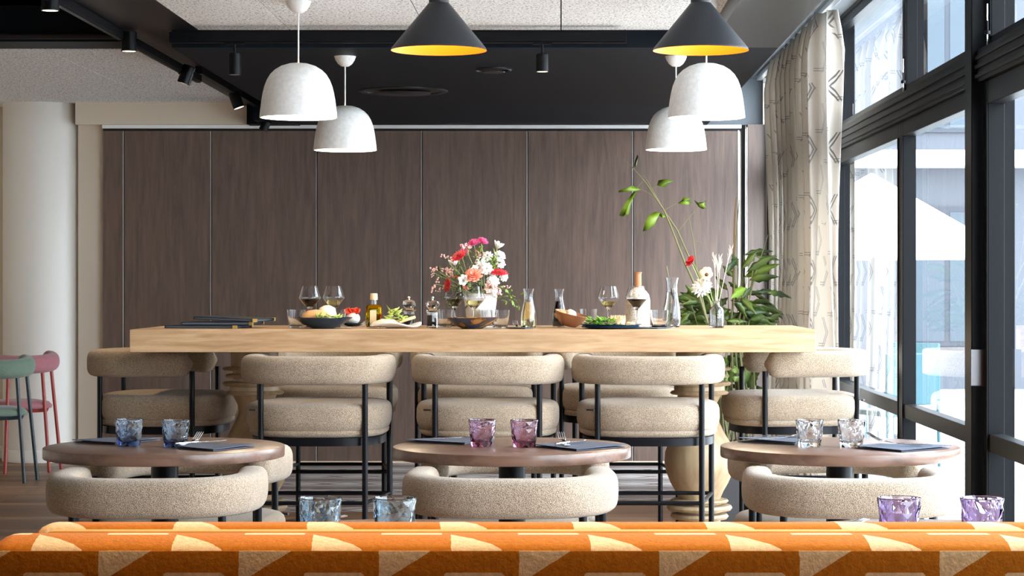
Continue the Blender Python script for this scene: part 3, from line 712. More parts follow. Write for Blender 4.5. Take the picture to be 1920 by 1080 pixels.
# ------------------------------------------------------------------ pendant lamps
def white_lamp(loc_rim, ceil_z, R, label, lit=22):
    x, y, z = loc_rim; H = R * 1.42
    o = empty('pendant_lamp', (x, y, z), 0, label, 'pendant lamp', 'white dome pendant lamps')
    prof = []
    for i in range(0, 13):
        t = i / 12
        prof.append((R * (1 - 0.075 * min(1, t * 1.6) ** 1.0) if t < 0.001 else None, t))
    prof = [(R, 0), (R * 0.988, H * 0.10), (R * 0.968, H * 0.22), (R * 0.945, H * 0.34), (R * 0.915, H * 0.46), (R * 0.872, H * 0.58), (R * 0.810, H * 0.69), (R * 0.725, H * 0.79), (R * 0.61, H * 0.87), (R * 0.45, H * 0.94), (R * 0.25, H * 0.985), (0.012, H)]
    inn = [(max(0.010, r - 0.006), h - (0.0 if i == 0 else 0.005)) for i, (r, h) in enumerate(prof)]
    MB().lathe(prof + inn[::-1] + [prof[0]], 56, cap=False).build('lamp_shade', 'white_lamp', o, angle=60)
    MB().lathe([(0.0, H * 0.42), (0.030, H * 0.46), (0.042, H * 0.56), (0.036, H * 0.68), (0.018, H * 0.80), (0.016, H * 0.95)], 20, cap=False).build('bulb', 'bulb', o)
    cz = ceil_z - z
    MB().tube([(0, 0, H - 0.005), (0, 0, cz - 0.03)], 0.0035, 8).build('cord', 'white_lamp', o)
    MB().lathe([(0.008, cz - 0.052), (0.020, cz - 0.050), (0.036, cz - 0.038), (0.049, cz - 0.018), (0.055, cz)], 28).build('canopy', 'white_lamp', o)
    l = light('pendant_light', 'POINT', (0, 0, H * 0.25), lit, (1.0, 0.80, 0.55), shadow_soft_size=0.04); l.parent = o
s9 = FPX
def rimpos(px, py, d): return atd(px, py, d)
white_lamp(rimpos(559.5, 221, 9.25), 2.52, 72.5 * 9.25 / FPX, 'large white dome pendant hanging in front at the left over the oak table')
white_lamp(rimpos(1324.5, 221, 9.25), 2.52, 72.5 * 9.25 / FPX, 'large white dome pendant hanging in front at the right, below the black cone lamp')
white_lamp(rimpos(647, 282, 10.70), 2.435, 59.3 * 10.70 / FPX, 'smaller looking white dome pendant further back at the left, on the black ceiling')
white_lamp(rimpos(1267.5, 281, 10.70), 2.435, 57.8 * 10.70 / FPX, 'smaller looking white dome pendant further back at the right, partly hidden by the front one')
def cone_lamp(px, label):
    x, y, z = atd(px, 95, 7.17); R = 90 * 7.17 / FPX; H = 0.158
    o = empty('pendant_lamp', (x, y, z), 0, label, 'pendant lamp', 'black cone pendant lamps')
    MB().lathe([(R, 0), (R * 0.985, 0.008), (0.036, H), (0.034, H + 0.002), (0.034, H + 0.05), (0.012, H + 0.06)], 64, cap=False).build('lamp_shade', 'black_shade', o, angle=25)
    MB().lathe([(R - 0.001, 0.0005), (R * 0.97, 0.008), (0.030, H - 0.01), (0.0, H - 0.008)], 64, cap=False).build('shade_lining', 'gold_inside', o, angle=40)
    MB().ball((0, 0, 0.075), 0.026, 16, 10).build('bulb', 'bulb', o)
    MB().tube([(0, 0, H + 0.05), (0, 0, 2.52 - z)], 0.004, 8).build('cord', 'black_metal', o)
    MB().lathe([(0.05, 2.495 - z), (0.05, 2.52 - z)], 24).build('canopy', 'black_metal', o)
    l = light('pendant_light', 'POINT', (0, 0, 0.035), 4, (1.0, 0.72, 0.38), shadow_soft_size=0.03); l.parent = o
cone_lamp(823, 'black cone pendant with a golden inside, left of the two')
cone_lamp(1314, 'black cone pendant with a golden inside, right of the two')

# ------------------------------------------------------------------ spotlights
def spot(px, py, d, top, label, tilt=(0, 0), r=0.036, L=0.10, power=0, lit=True):
    """px,py: centre of the cylinder; top: height of the rail it hangs from"""
    x, y, z = atd(px, py, d)
    o = empty('track_spotlight', (x, y, top), 0, label, 'spotlight', 'black track spotlights')
    R = Matrix.Rotation(tilt[0], 3, 'Y') @ Matrix.Rotation(tilt[1], 3, 'X'); c = Vector((0, 0, z - top))
    def T(mb): mb.v = [tuple(R @ Vector(v) + c) for v in mb.v]; return mb
    T(MB().lathe([(r * 0.88, -L / 2 + 0.004), (r * 0.90, -L / 2), (r, -L / 2), (r, L / 2 - 0.003), (r - 0.003, L / 2), (0, L / 2)], 32, cap=False)).build('housing', 'black_metal', o, angle=30)
    T(MB().lathe([(r * 0.88, -L / 2 + 0.0012), (0.0, -L / 2 + 0.0012)], 32, cap=False)).build('lens', 'spot_face' if lit else 'alu', o)
    MB().tube([(0, 0, 0), (0, 0, -0.012), tuple(R @ Vector((0, 0, L / 2 - 0.002)) + c)], 0.006, 10).box(-0.045, 0.045, -0.010, 0.010, -0.012, 0.0).build('bracket', 'black_metal', o, smooth=False)
    if power:
        p = R @ Vector((0, 0, -L / 2 - 0.01)) + c
        l = light('spot_beam', 'SPOT', tuple(p), power, (1.0, 0.74, 0.46), spot_size=math.radians(46), spot_blend=0.5, shadow_soft_size=0.03)
        l.parent = o; l.rotation_euler = R.to_euler()
    return o
spot(94, 0, 8.9, 2.84, 'black spotlight cut by the upper left edge of the frame', (0, 0), 0.037, 0.09)
spot(242, 78, 10.3, 2.475, 'black spotlight hanging straight under the left beam', (0, 0), 0.037, 0.095, 60)
spot(350, 140, 11.9, 2.475, 'black spotlight tilted to the lower left on the left beam', (math.radians(20), 0.0), 0.037, 0.105)
spot(443, 188, 13.8, 2.525, 'black spotlight tilted to the right, far along the left beam', (math.radians(-20), 0), 0.037, 0.105)
spot(497, 236, 15.0, 2.43, 'small black spotlight half hidden behind the front left white pendant', (math.radians(28), 0), 0.030, 0.07)
spot(440, 120, 10.145, 2.445, 'black spotlight under the cross track at the left, beside the first white pendant', (0, 0), 0.031, 0.105, 0, False)
spot(1017, 118, 10.145, 2.445, 'black spotlight under the cross track in the middle of the dark ceiling', (0, 0), 0.030, 0.085)

# recessed downlights in the boards above the banquette
for i, (x, y) in enumerate(((-0.35, 3.3), (0.95, 3.3))):
    o = empty('downlight', (x, y, 2.52), 0, ('left' if i == 0 else 'right') + ' recessed warm downlight in the ceiling boards above the orange banquette', 'downlight', 'recessed downlights above the banquette')
    MB().lathe([(0.055, 0), (0.055, -0.004), (0.042, -0.004), (0.040, 0.0)], 32, cap=False).build('trim_ring', 'black_metal', o)
    MB().lathe([(0.040, -0.001), (0, -0.001)], 32, cap=False).build('lens', 'spot_face', o)
    l = light('downlight_beam', 'SPOT', (0, 0, -0.02), 100, (1.0, 0.66, 0.34), spot_size=math.radians(100), spot_blend=0.7, shadow_soft_size=0.04); l.parent = o

# ceiling vents
def vent(px, py, r, label):
    d = FPX * (2.435 - CAM_H) / (VY - py); x = (px - VX) * d / FPX
    o = empty('ceiling_vent', (x, d, 2.435), 0, label, 'ceiling vent')
    MB().lathe([(r, 0), (r, -0.006), (r * 0.93, -0.012), (r * 0.86, -0.006), (r * 0.86, -0.001), (0, -0.001)], 48, cap=False).build('ring', 'black_gloss', o)
    MB().lathe([(r * 0.62, -0.016), (r * 0.60, -0.020), (0, -0.022), ], 48, cap=False).build('disc', 'black_gloss', o)
vent(756, 170, 0.265, 'large round black air vent in the dark ceiling')
vent(925, 129, 0.10, 'small round black ceiling disc right of the large vent')

# ------------------------------------------------------------------ tableware builders
def tumbler_facet(loc, m, label, group, r0=0.0375, r1=0.0465, h=0.091, rz=0.0):
    o = empty('tumbler', loc, rz, label, 'drinking glass', group)
    n = 11; rows = 7; vs = []; fs = []
    rnd = random.Random(int(loc[0] * 1000))
    for j in range(rows + 1):
        t = j / rows; r = r0 + (r1 - r0) * t ** 0.8
        for i in range(n):
            a = 2 * PI * (i + 0.5 * (j % 2)) / n
            k = 1.0 if j in (0, rows) else 1 + rnd.uniform(-0.03, 0.035)
            vs.append((r * k * math.cos(a), r * k * math.sin(a), 0.001 + (h - 0.006) * t))
    for j in range(rows):
        for i in range(n):
            i2 = (i + 1) % n
            if j % 2 == 0: fs += [(j * n + i, j * n + i2, (j + 1) * n + i), (j * n + i2, (j + 1) * n + i2, (j + 1) * n + i)]
            else: fs += [(j * n + i, j * n + i2, (j + 1) * n + i2), (j * n + i, (j + 1) * n + i2, (j + 1) * n + i)]
    b = len(vs); vs.append((0, 0, 0.001)); fs += [(b, (i + 1) % n, i) for i in range(n)]
    # rim and smooth inside
    N = 44; off = len(vs)
    ins = [(r1, h - 0.0045), (r1 + 0.0002, h - 0.001), (r1 - 0.001, h), (r1 - 0.0024, h - 0.002), (r0 + (r1 - r0) * 0.5 - 0.004, h * 0.5), (r0 - 0.0045, 0.024), (r0 - 0.009, 0.017), (0.001, 0.015)]
    for r, z in ins:
        for i in range(N): a = 2 * PI * i / N; vs.append((r * math.cos(a), r * math.sin(a), z))
    for j in range(len(ins) - 1):
        for i in range(N): fs.append((off + j * N + i, off + j * N + (i + 1) % N, off + (j + 1) * N + (i + 1) % N, off + (j + 1) * N + i))
    fs.append(tuple(off + (len(ins) - 1) * N + i for i in range(N)))
    # join the facetted wall to the rim: fan of triangles per rim sector
    top = rows * n
    for i in range(N):
        a = (i + 0.5) / N; q = int(round(a * n - 0.5 * (rows % 2))) % n
        i2 = (i + 1) % N; q2 = int(round((a + 1 / N) * n - 0.5 * (rows % 2))) % n
        fs.append((top + q, off + i, off + i2))
        if q2 != q: fs.append((top + q, off + i2, top + q2))
    mb = MB(); mb.v = vs; mb.f = fs
    mb.build('glass_body', m, o, smooth=True, angle=22)
    return o
def tumbler_plain(loc, label, group='plain water tumblers on the high table', r0=0.034, r1=0.044, h=0.083, water=0.0):
    o = empty('tumbler', loc, random.random(), label, 'drinking glass', group)
    MB().lathe([(0, 0.001), (r0 - 0.002, 0), (r0, 0.002), (r0 + (r1 - r0) * 0.6, h * 0.5), (r1, h), (r1 - 0.0016, h), (r0 + (r1 - r0) * 0.6 - 0.002, h * 0.5), (r0 - 0.003, 0.014), (r0 - 0.008, 0.010), (0, 0.010)], 32, cap=False).build('glass_body', 'glass', o, angle=50)
    return o
def wine_glass(loc, wine, label, level=0.5, h=0.192):
    o = empty('wine_glass', loc, 0, label, 'wine glass', 'stemmed wine glasses on the high table')
    k = h / 0.192
    out = [(0.0, 0.0), (0.036, 0.0), (0.036, 0.0015), (0.010, 0.006), (0.0042, 0.014), (0.0036, 0.05), (0.0040, 0.078), (0.010, 0.088), (0.026, 0.104), (0.0495, 0.132), (0.0515, 0.138), (0.0500, 0.144), (0.034, 0.192)]
    inn = [(0.0330, 0.192), (0.0488, 0.144), (0.0502, 0.138), (0.0482, 0.132), (0.025, 0.106), (0.009, 0.091), (0.0, 0.089)]
    MB().lathe([(r * k, z * k) for r, z in out + inn], 40, cap=False).build('glass_body', 'glass', o, angle=60)
    lv = 0.104 + 0.03 * level
    w = [(0.0, 0.0895), (0.0085, 0.0915), (0.0245, 0.1062)] + [(0.0475 if lv > 0.132 else 0.0245 + (lv - 0.106) / 0.026 * 0.0232, min(lv, 0.132))]
    if lv > 0.134: w += [(0.0497, 0.1375), (0.0494, lv + 0.004)]
    w += [(0.0, w[-1][1])]
    MB().lathe([(r * k, z * k) for r, z in w], 36, cap=False).build('wine', wine, o, angle=40)
    return o
def carafe(loc, h, r, liquid, level, label, neck=0.56):
    o = empty('carafe', loc, 0, label, 'carafe', 'glass carafes on the high table')
    P = [(0.80, 0.0), (0.92, 0.03), (1.0, 0.12), (1.0, 0.22), (0.93, 0.38), (0.74, 0.55), (neck, 0.72), (neck * 0.97, 0.80), (neck * 1.08, 0.92), (neck * 1.30, 1.0)]
    out = [(0, 0.001)] + [(r * a, h * b) for a, b in P]; inn = [(r * a - 0.0022, h * b) for a, b in P[::-1][:-1]] + [(r * 0.6, 0.012), (0, 0.010)]
    inn[0] = (inn[0][0], h)
    MB().lathe(out + inn, 40, cap=False).build('glass_body', 'glass', o, angle=60)
    if liquid:
        L = [(0, 0.0108), (r * 0.60, 0.0128)] + [(r * a - 0.0029, h * b) for a, b in P[1:] if h * b < level * h]
        def rad(z):
            for (a, b), (c, d) in zip(P, P[1:]):
                if b <= z <= d: return a + (c - a) * (z - b) / (d - b)
        L += [(r * rad(level) - 0.0029, level * h), (0, level * h)]
        MB().lathe(L, 36, cap=False).build('liquid', liquid, o, angle=45)
    return o
def bowl(loc, R, h, m, label, r0=0.38, name='bowl', cat='bowl', tilt=None):
    o = empty(name, loc, 0, label, cat)
    prof = [(0, 0), (R * r0, 0), (R * (r0 + 0.05), h * 0.08), (R * (r0 + 0.30), h * 0.38), (R * 0.88, h * 0.76), (R, h), (R * 0.985, h + 0.001), (R * 0.85, h * 0.79), (R * (r0 + 0.26), h * 0.46), (R * r0, h * 0.22), (0, h * 0.18)]
    b = MB().lathe(prof, 56, cap=False).build('bowl_body', m, o, angle=60)
    if tilt: o.rotation_euler = tilt
    return o
def fork(loc, rz, label, tilt=0.0, raise_=0.022):
    pts = [(0, -0.10, 0.004), (0, -0.06, 0.0035), (0, 0.0, 0.006), (0, 0.035, 0.012)]
    mb = MB()
    wd = [0.010, 0.008, 0.004, 0.006]; vs = []; fs = []
    for (x, y, z), w in zip(pts, wd): vs += [(-w, y, z), (w, y, z), (w, y, z + 0.002), (-w, y, z + 0.002)]
    for j in range(3):
        for k in range(4): fs.append((j * 4 + k, j * 4 + (k + 1) % 4, (j + 1) * 4 + (k + 1) % 4, (j + 1) * 4 + k))
    fs += [(0, 1, 2, 3), (12, 13, 14, 15)]; mb.add(vs, fs)
    mb.add([(-0.006, 0.035, 0.012), (0.006, 0.035, 0.012), (0.006, 0.035, 0.014), (-0.006, 0.035, 0.014), (-0.0125, 0.052, 0.013), (0.0125, 0.052, 0.013), (0.0125, 0.052, 0.015), (-0.0125, 0.052, 0.015)],
           [(0, 1, 5, 4), (2, 3, 7, 6), (1, 2, 6, 5), (3, 0, 4, 7), (4, 5, 6, 7)])
    for i in range(4):
        x = -0.0105 + 0.007 * i; z1 = 0.013 + raise_
        mb.tube([(x, 0.050, 0.014), (x, 0.072, 0.014 + raise_ * 0.35), (x, 0.100, z1)], [0.0019, 0.0018, 0.0012], 6)
    o = mb.build('fork', 'steel', None, smooth=False, loc=loc); o.rotation_euler = (0, tilt, rz)
    return tag(o, label, 'fork', 'forks laid on the tables')
def knife(loc, rz, label):
    o = MB().tube([(0, -0.11, 0.004), (0, -0.02, 0.005)], 0.0045, 8, w=0.9, h=0.7).prism([(-0.003, -0.02), (0.004, -0.02), (0.009, 0.02), (0.009, 0.07), (0.0, 0.10), (-0.003, 0.08)], 0.004, 0.0055).build('knife', 'steel', None, smooth=False, loc=loc)
    o.rotation_euler = (0, 0, rz)
    return tag(o, label, 'knife', 'knives laid on the tables')
def napkin(poly, z, label, lift=0.010):
    """folded cloth: bottom layer and a slightly larger lifted upper layer"""
    cx = sum(p[0] for p in poly) / len(poly); cy_ = sum(p[1] for p in poly) / len(poly)
    n = len(poly); mb = MB()
    for zz, k, lf in ((0.0015, 0.97, 0.0), (0.0035, 1.0, lift)):
        vs = []; 
        P = [((x - cx) * k, (y - cy_) * k) for x, y in poly]
        for dz in (0, 0.002): 
            for i, (x, y) in enumerate(P): vs.append((x, y, zz + dz + lf * (0.25 if i % 2 else 0.6) * (1 if i else 0.9)))
            vs.append((0, 0, zz + dz + lf * 0.25))
        m = n + 1; fs = []
        for i in range(n):
            j = (i + 1) % n; fs += [(i, j, n), (m + j, m + i, m + n), (i, m + i, m + j, j)]
        mb.add(vs, fs)
    o = mb.build('napkin', 'napkin', None, smooth=False, loc=(cx, cy_, z))
    return tag(o, label, 'napkin', 'slate blue folded napkins')
RZ = 0.752
GL = [(242, 836, 'glass_blue', 'dark blue facetted glass on the left round table, left one of the pair'), (329.5, 838, 'glass_blue', 'dark blue facetted glass on the left round table, right one beside the fork'),
      (904, 837, 'glass_purple', 'purple facetted glass on the middle round table, left one of the pair'), (983, 838, 'glass_purple', 'purple facetted glass on the middle round table, right one of the pair'),
      (1518, 838, 'glass', 'clear facetted glass on the right round table, left one of the pair'), (1596.5, 838, 'glass', 'clear facetted glass on the right round table, right one of the pair')]
for px, py, m, lb in GL:
    x, y = atz(px, py, RZ); tumbler_facet((x, y, RZ), m, lb, 'facetted glasses on the round tables', rz=px)
for px, m, lb in ((601, 'glass_ice', 'pale blue facetted glass standing behind the banquette, left of the pair'), (740, 'glass_ice', 'pale blue facetted glass standing behind the banquette, right of the pair'),
                  (1686, 'glass_lilac', 'lilac facetted glass standing behind the banquette, left of the pair at the right'), (1841, 'glass_lilac', 'lilac facetted glass standing behind the banquette near the right edge')):
    d = 4.52; tumbler_facet(((px - VX) * d / FPX, d, RZ), m, lb, 'facetted glasses on the round tables', rz=px, h=0.093)
def npoly(pts, z): return [atz(x, y, z) for x, y in pts]
napkin(npoly([(135, 830), (205, 824.5), (302, 826), (216, 834)], RZ), RZ, 'dark blue napkin lying on the left side of the left round table')
napkin(npoly([(330, 842), (380, 834), (480, 838.5), (400, 847)], RZ), RZ, 'dark blue napkin under the fork on the left round table')
napkin(npoly([(760, 829.5), (830, 824.5), (900, 826), (872, 834.5)], RZ), RZ, 'slate napkin at the left side of the middle round table')
napkin(npoly([(1000, 838.5), (1085, 830.5), (1176, 839), (1081, 846.5)], RZ), RZ, 'slate napkin under the fork on the middle round table')
napkin(npoly([(1381, 829), (1432, 824.5), (1500, 827), (1492, 835)], RZ), RZ, 'pale-lit blue napkin at the left side of the right round table', 0.02)
napkin(npoly([(1600, 841), (1692, 834), (1784, 841.5), (1690, 848.5)], RZ), RZ, 'blue napkin under the fork on the right round table')
def fk(px, py, rz, lb, **k): x, y = atz(px, py, RZ); return fork((x, y, RZ + 0.008), rz, lb, **k)
def kn(px, py, rz, lb, dz=0.013): x, y = atz(px, py, RZ); return knife((x, y, RZ + dz), rz, lb)
fk(358, 838, -0.15, 'steel fork with raised tines on the dark napkin of the left round table')
kn(380, 838, -0.75, 'steel knife resting beside the fork on the left round table')
fk(1058, 838, 0.12, 'steel fork with raised tines on the napkin of the middle round table')
kn(1072, 838, -0.5, 'steel knife resting beside the fork on the middle round table')
fk(1678, 839.5, 1.0, 'steel fork with raised tines on the napkin of the right round table', raise_=0.026)
kn(1685, 842, 1.3, 'steel knife lying across the napkin of the right round table')
fk(866, 827.5, -1.3, 'steel fork lying left of the purple glasses', raise_=0.008)
fk(1470, 828, -1.2, 'steel fork lying left of the clear glasses', raise_=0.010)
kn(1450, 827, 1.2, 'steel knife lying on the left napkin of the right round table')
x, y = -0.62, 4.72
napkin([(x - 0.10, y - 0.05), (x, y + 0.08), (x + 0.10, y + 0.05), (x + 0.02, y - 0.09)], RZ, 'dark napkin at the left edge of the table behind the banquette')
fork((-0.57, 4.70, RZ + 0.008), -1.2, 'steel fork on the napkin left of the pale blue glasses', raise_=0.01)
fork((0.585, 4.66, RZ + 0.003), -1.1, 'steel fork lying left of the lilac glasses behind the banquette', raise_=0.012)
knife((0.56, 4.75, RZ + 0.003), -1.2, 'steel knife lying left of the lilac glasses behind the banquette')

# ------------------------------------------------------------------ on the high table
def hx(px, d): return ((px - VX) * d / FPX, d, TZ)
def cutl(px, d, rz, lb, kind, **k):
    p = hx(px, d); return (fork if kind == 'f' else knife)((p[0], p[1], TZ + 0.004), rz, lb, **k)
# menus
def menu(px, d, rz, z, lab, w=0.15, l=0.215, tilt=0.0):
    p = hx(px, d); o = empty('menu', (p[0], p[1], TZ + z), rz, lab, 'menu', 'black menus with gold corners')
    o.rotation_euler = (tilt * 0.4, tilt, rz)
    MB().box(-l, l, -w, w, 0, 0.003).box(-l, l, -w, w, 0.010, 0.013).box(-l, -l + 0.004, -w, w, 0.0, 0.013).build('cover', 'menu_black', o, smooth=False, bevel=0.001)
    MB().box(-l + 0.006, l - 0.005, -w + 0.005, w - 0.005, 0.0035, 0.0095).build('pages', 'menu_page', o, smooth=False)
    g = MB()
    for sx, sy in ((1, -1), (1, 1)):
        g.prism([(sx * (l + 0.001), sy * (w + 0.001)), (sx * (l - 0.016), sy * (w + 0.001)), (sx * (l + 0.001), sy * (w - 0.016))], -0.001, 0.014)
    g.build('corner', 'menu_gold', o, smooth=False)
menu(392, 9.80, -0.18, 0.0005, 'black menu with gold corners lying at the bottom of the pile on the table', 0.12, 0.17)
menu(418, 9.81, -0.08, 0.0155, 'black menu with gold corners in the middle of the pile', 0.12, 0.165)
menu(440, 9.84, -0.28, 0.036, 'black menu with gold corners lying slanted on top of the pile', 0.11, 0.155, 0.035)
tumbler_plain(hx(556, 9.84), 'plain water tumbler left of the blue bowl')
tumbler_plain(hx(632, 10.05), 'plain water tumbler partly hidden behind the blue bowl')
bowl(hx(606, 9.68), 0.133, 0.050, 'blue_glaze', 'wide dark blue bowl filled with salad and bread')
o = empty('sandwich', (*hx(596, 9.70)[:2], TZ + 0.034), 0.2, 'toasted sandwich with cut face lying in the dark blue bowl', 'sandwich')
MB().lathe([(0, 0.0), (0.05, 0.0), (0.064, 0.016), (0.058, 0.034), (0.034, 0.048), (0, 0.052)], 20, (-0.01, 0, 0), cap=False, sy=0.62).build('bread', 'bread', o)
MB().lathe([(0, 0), (0.034, 0.004), (0.044, 0.028), (0.036, 0.058), (0.014, 0.070), (0, 0.071)], 16, (0.045, 0.03, 0.0), cap=False, sy=0.6).build('bread', 'bread_pale', o)
def leafy(mb, c, n, r, sz, rnd, flat=0.5):
    for _ in range(n):
        a = rnd.uniform(0, 2 * PI); q = r * math.sqrt(rnd.random()); p = Vector((c[0] + q * math.cos(a), c[1] + q * math.sin(a) * 0.8, c[2] + rnd.uniform(0, flat * sz)))
        d = Vector((rnd.uniform(-1, 1), rnd.uniform(-1, 1), rnd.uniform(-0.1, 0.7))).normalized(); s_ = d.cross(Vector((0, 0, 1))).normalized(); u = s_.cross(d)
        L = sz * rnd.uniform(0.6, 1.1); w = L * 0.3
        vs = [p, p + d * L * .35 + s_ * w + u * w * .3, p + d * L * .7 + s_ * w * .7, p + d * L, p + d * L * .7 - s_ * w * .7, p + d * L * .35 - s_ * w + u * w * .3, p + d * L * 0.4 - u * w * 0.3]
        mb.add(vs, [(0, 1, 6), (1, 2, 6), (2, 3, 6), (3, 4, 6), (4, 5, 6), (5, 0, 6)])
    return mb
rnd = random.Random(3)
tag(leafy(MB(), (hx(615, 9.66)[0], 9.64, TZ + 0.042), 46, 0.055, 0.03, rnd).build('salad', 'salad_pale', None, solid=0.0006), 'pale green salad leaves in the front of the dark blue bowl', 'salad', kind='stuff')
# small dish with tomatoes
o = bowl(hx(662, 10.15), 0.060, 0.016, 'blue_glaze', 'small dark dish behind the blue bowl holding white cheese and tomatoes', name='dish', cat='dish')
p = hx(662, 10.15)
o = empty('burrata', (p[0], p[1], TZ + 0.010), 0, 'white mozzarella ball topped with red tomato slices', 'cheese')
MB().ball((0, 0, 0.028), 0.034, 16, 10, 0.85).build('cheese', 'mozzarella', o)
for i in range(5):
    a = i * 1.25; MB().lathe([(0, -0.003), (0.017, -0.003), (0.017, 0.003), (0, 0.003)], 14, (0, 0, 0), cap=False).build('tomato_slice', 'tomato', o, loc=(-0.022 + 0.011 * i, -0.01 + 0.004 * (i % 2), 0.062 + 0.003 * (i % 2))).rotation_euler = (0.9, 0.5, a)
cutl(672, 9.62, -0.3, 'steel fork between the blue bowl and the oil bottle', 'f', raise_=0.018)
cutl(680, 9.60, 1.35, 'steel knife in front of the oil bottle', 'k')
# oil bottle
o = empty('oil_bottle', hx(701, 9.80), 0.25, 'square olive oil bottle with wooden stopper and kraft label', 'bottle')
def sq(prof, n=32, ex=7): return MB().lathe(prof, n, cap=False, ex=ex)
MB().lathe([(0, 0.0), (0.028, 0.0), (0.032, 0.004), (0.033, 0.094), (0.030, 0.102), (0.017, 0.108)], 40, cap=False, ex=8).build('glass_body', 'oil', o, angle=50)
MB().lathe([(0.0145, 0.104), (0.0145, 0.132), (0.012, 0.132), (0.012, 0.106)], 24, cap=False).build('neck', 'glass', o)
MB().lathe([(0.0, 0.128), (0.0175, 0.129), (0.0175, 0.140), (0.0165, 0.157), (0.014, 0.159), (0, 0.159)], 24, cap=False).build('stopper', 'cork', o)
MB().box(-0.024, 0.006, -0.0345, -0.0335, 0.012, 0.082).build('label_sticker', 'kraft', o, smooth=False)
# wavy plate with cheese and herbs
o = empty('serving_plate', hx(742, 9.72), 0, 'wavy pale serving plate with rolls and herbs beside the oil bottle', 'plate')
vs = []; fs = []; n = 48
for j in range(9):
    for i in range(n):
        a = 2 * PI * i / n; t = j / 8; vs.append((0.118 * t * math.cos(a), 0.085 * t * math.sin(a), 0.003 + 0.016 * t ** 2 * (1 + 0.6 * math.sin(3 * a + 0.5)) ))
for j in range(8):
    for i in range(n): fs.append((j * n + i, j * n + (i + 1) % n, (j + 1) * n + (i + 1) % n, (j + 1) * n + i))
MB().add(vs, fs).build('plate_body', 'white_ceramic', o, solid=0.004)
r1 = MB().tube([(-0.10, -0.02, 0.020), (-0.06, -0.025, 0.026), (-0.01, -0.02, 0.024), (0.02, -0.015, 0.018)], [0.010, 0.018, 0.018, 0.008], 14).build('bread_roll', 'bread_pale', None, loc=tuple(Vector(hx(742, 9.72)))); tag(r1, 'long pale roll on the wavy plate beside the oil bottle', 'bread roll')
r2 = MB().prism([(0.025, -0.03), (0.105, -0.022), (0.066, 0.02)], 0.016, 0.030).build('cheese_wedge', 'pastry', None, loc=hx(742, 9.72), bevel=0.004); r2.rotation_euler = (0, -0.30, 0); tag(r2, 'golden wedge of cheese at the right end of the wavy plate', 'cheese')
tag(leafy(leafy(MB(), (hx(738, 9.74)[0], 9.72, TZ + 0.030), 26, 0.022, 0.045, random.Random(5), 1.0), (hx(756, 9.70)[0], 9.69, TZ + 0.034), 12, 0.02, 0.03, random.Random(6)).build('herb_garnish', 'salad_pale', None, solid=0.0006), 'curly pale green herbs standing on the wavy plate', 'herbs', kind='stuff')
def mill(px, d, fill, label):
    o = empty('grinder', hx(px, d), 0, label, 'grinder', 'clear salt and pepper grinders')
    MB().lathe([(0, 0), (0.026, 0), (0.027, 0.003), (0.0255, 0.010), (0.0255, 0.072), (0.031, 0.076), (0.033, 0.082), (0.024, 0.088), (0.021, 0.092), (0.029, 0.100), (0.033, 0.112), (0.029, 0.122), (0.014, 0.128), (0.0, 0.129)], 16, cap=False).build('body', 'glass', o, angle=20)
    MB().lathe([(0, 0.010), (0.0205, 0.010), (0.0205, 0.060), (0, 0.061)], 20, cap=False).build('filling', fill, o)
    MB().lathe([(0.004, 0.1285), (0.004, 0.134), (0.0075, 0.138), (0.005, 0.144), (0, 0.145)], 16, cap=False).build('knob', 'steel', o)
mill(767, 9.95, 'salt', 'clear salt grinder filled with white salt behind the wavy plate')
mill(811, 9.75, 'pepper', 'clear pepper grinder filled with black peppercorns')
tumbler_plain(hx(833, 9.95), 'plain water tumbler right of the pepper grinder')
wine_glass(hx(853, 10.15), 'red_wine', 'red wine glass mostly hidden behind the flower stems', 0.85)
bowl(hx(885.5, 9.62), 0.122, 0.050, 'brown_glaze', 'wide brown and blue glazed bowl in front of the flower pot')
wine_glass(hx(889, 9.84), 'white_wine', 'white wine glass in front of the white flower pot', 0.7)
tumbler_plain(hx(938, 9.75), 'plain water tumbler right of the brown glazed bowl')
tumbler_plain(hx(915, 9.93), 'plain water tumbler between flower pot and brown bowl')
cutl(969, 9.62, 0.1, 'steel fork left of the white wine carafe', 'f', raise_=0.018)
napkin([(hx(948, 1)[0] * 9.66, 9.62), (hx(975, 1)[0] * 9.6, 9.75), (hx(1000, 1)[0] * 9.6, 9.70), (hx(985, 1)[0] * 9.6, 9.56)], TZ, 'dark napkin under the fork left of the white wine carafe', 0.002)
carafe(hx(991, 9.72), 0.181, 0.036, 'white_wine', 0.66, 'small carafe half full of white wine')
carafe(hx(1048, 9.98), 0.178, 0.035, 'red_wine', 0.68, 'small carafe of red wine behind the copper bowl')
o = bowl((hx(1066, 9.80)[0], 9.80, TZ + 0.010), 0.078, 0.060, 'copper_glaze', 'tilted copper brown bowl of bread left of the salad plate', 0.45)
o.rotation_euler = (0.10, 0.22, 0)
for i, (dx, dy, dz, m) in enumerate(((-0.035, 0.0, 0.060, 'bread'), (0.012, 0.01, 0.062, 'bread_pale'), (0.045, 0.0, 0.040, 'copper_glaze'))):
    if m != 'copper_glaze':
        q = MB().lathe([(0, -0.014), (0.026, -0.012), (0.032, 0.004), (0.022, 0.018), (0, 0.020)], 12, cap=False, sy=0.7).build('bread_piece', m, None, loc=(o.location.x + dx, 9.79 + dy, TZ + dz)); q.rotation_euler = (0.2, 0.4 * i, i)
        tag(q, ('dark crusted' if i == 0 else 'pale crusted') + ' piece of bread in the tilted copper bowl', 'bread')
tumbler_plain(hx(1103, 10.12), 'plain water tumbler behind the copper bowl')
wine_glass(hx(1141, 9.92), 'white_wine', 'white wine glass behind the salad plate', 0.55)
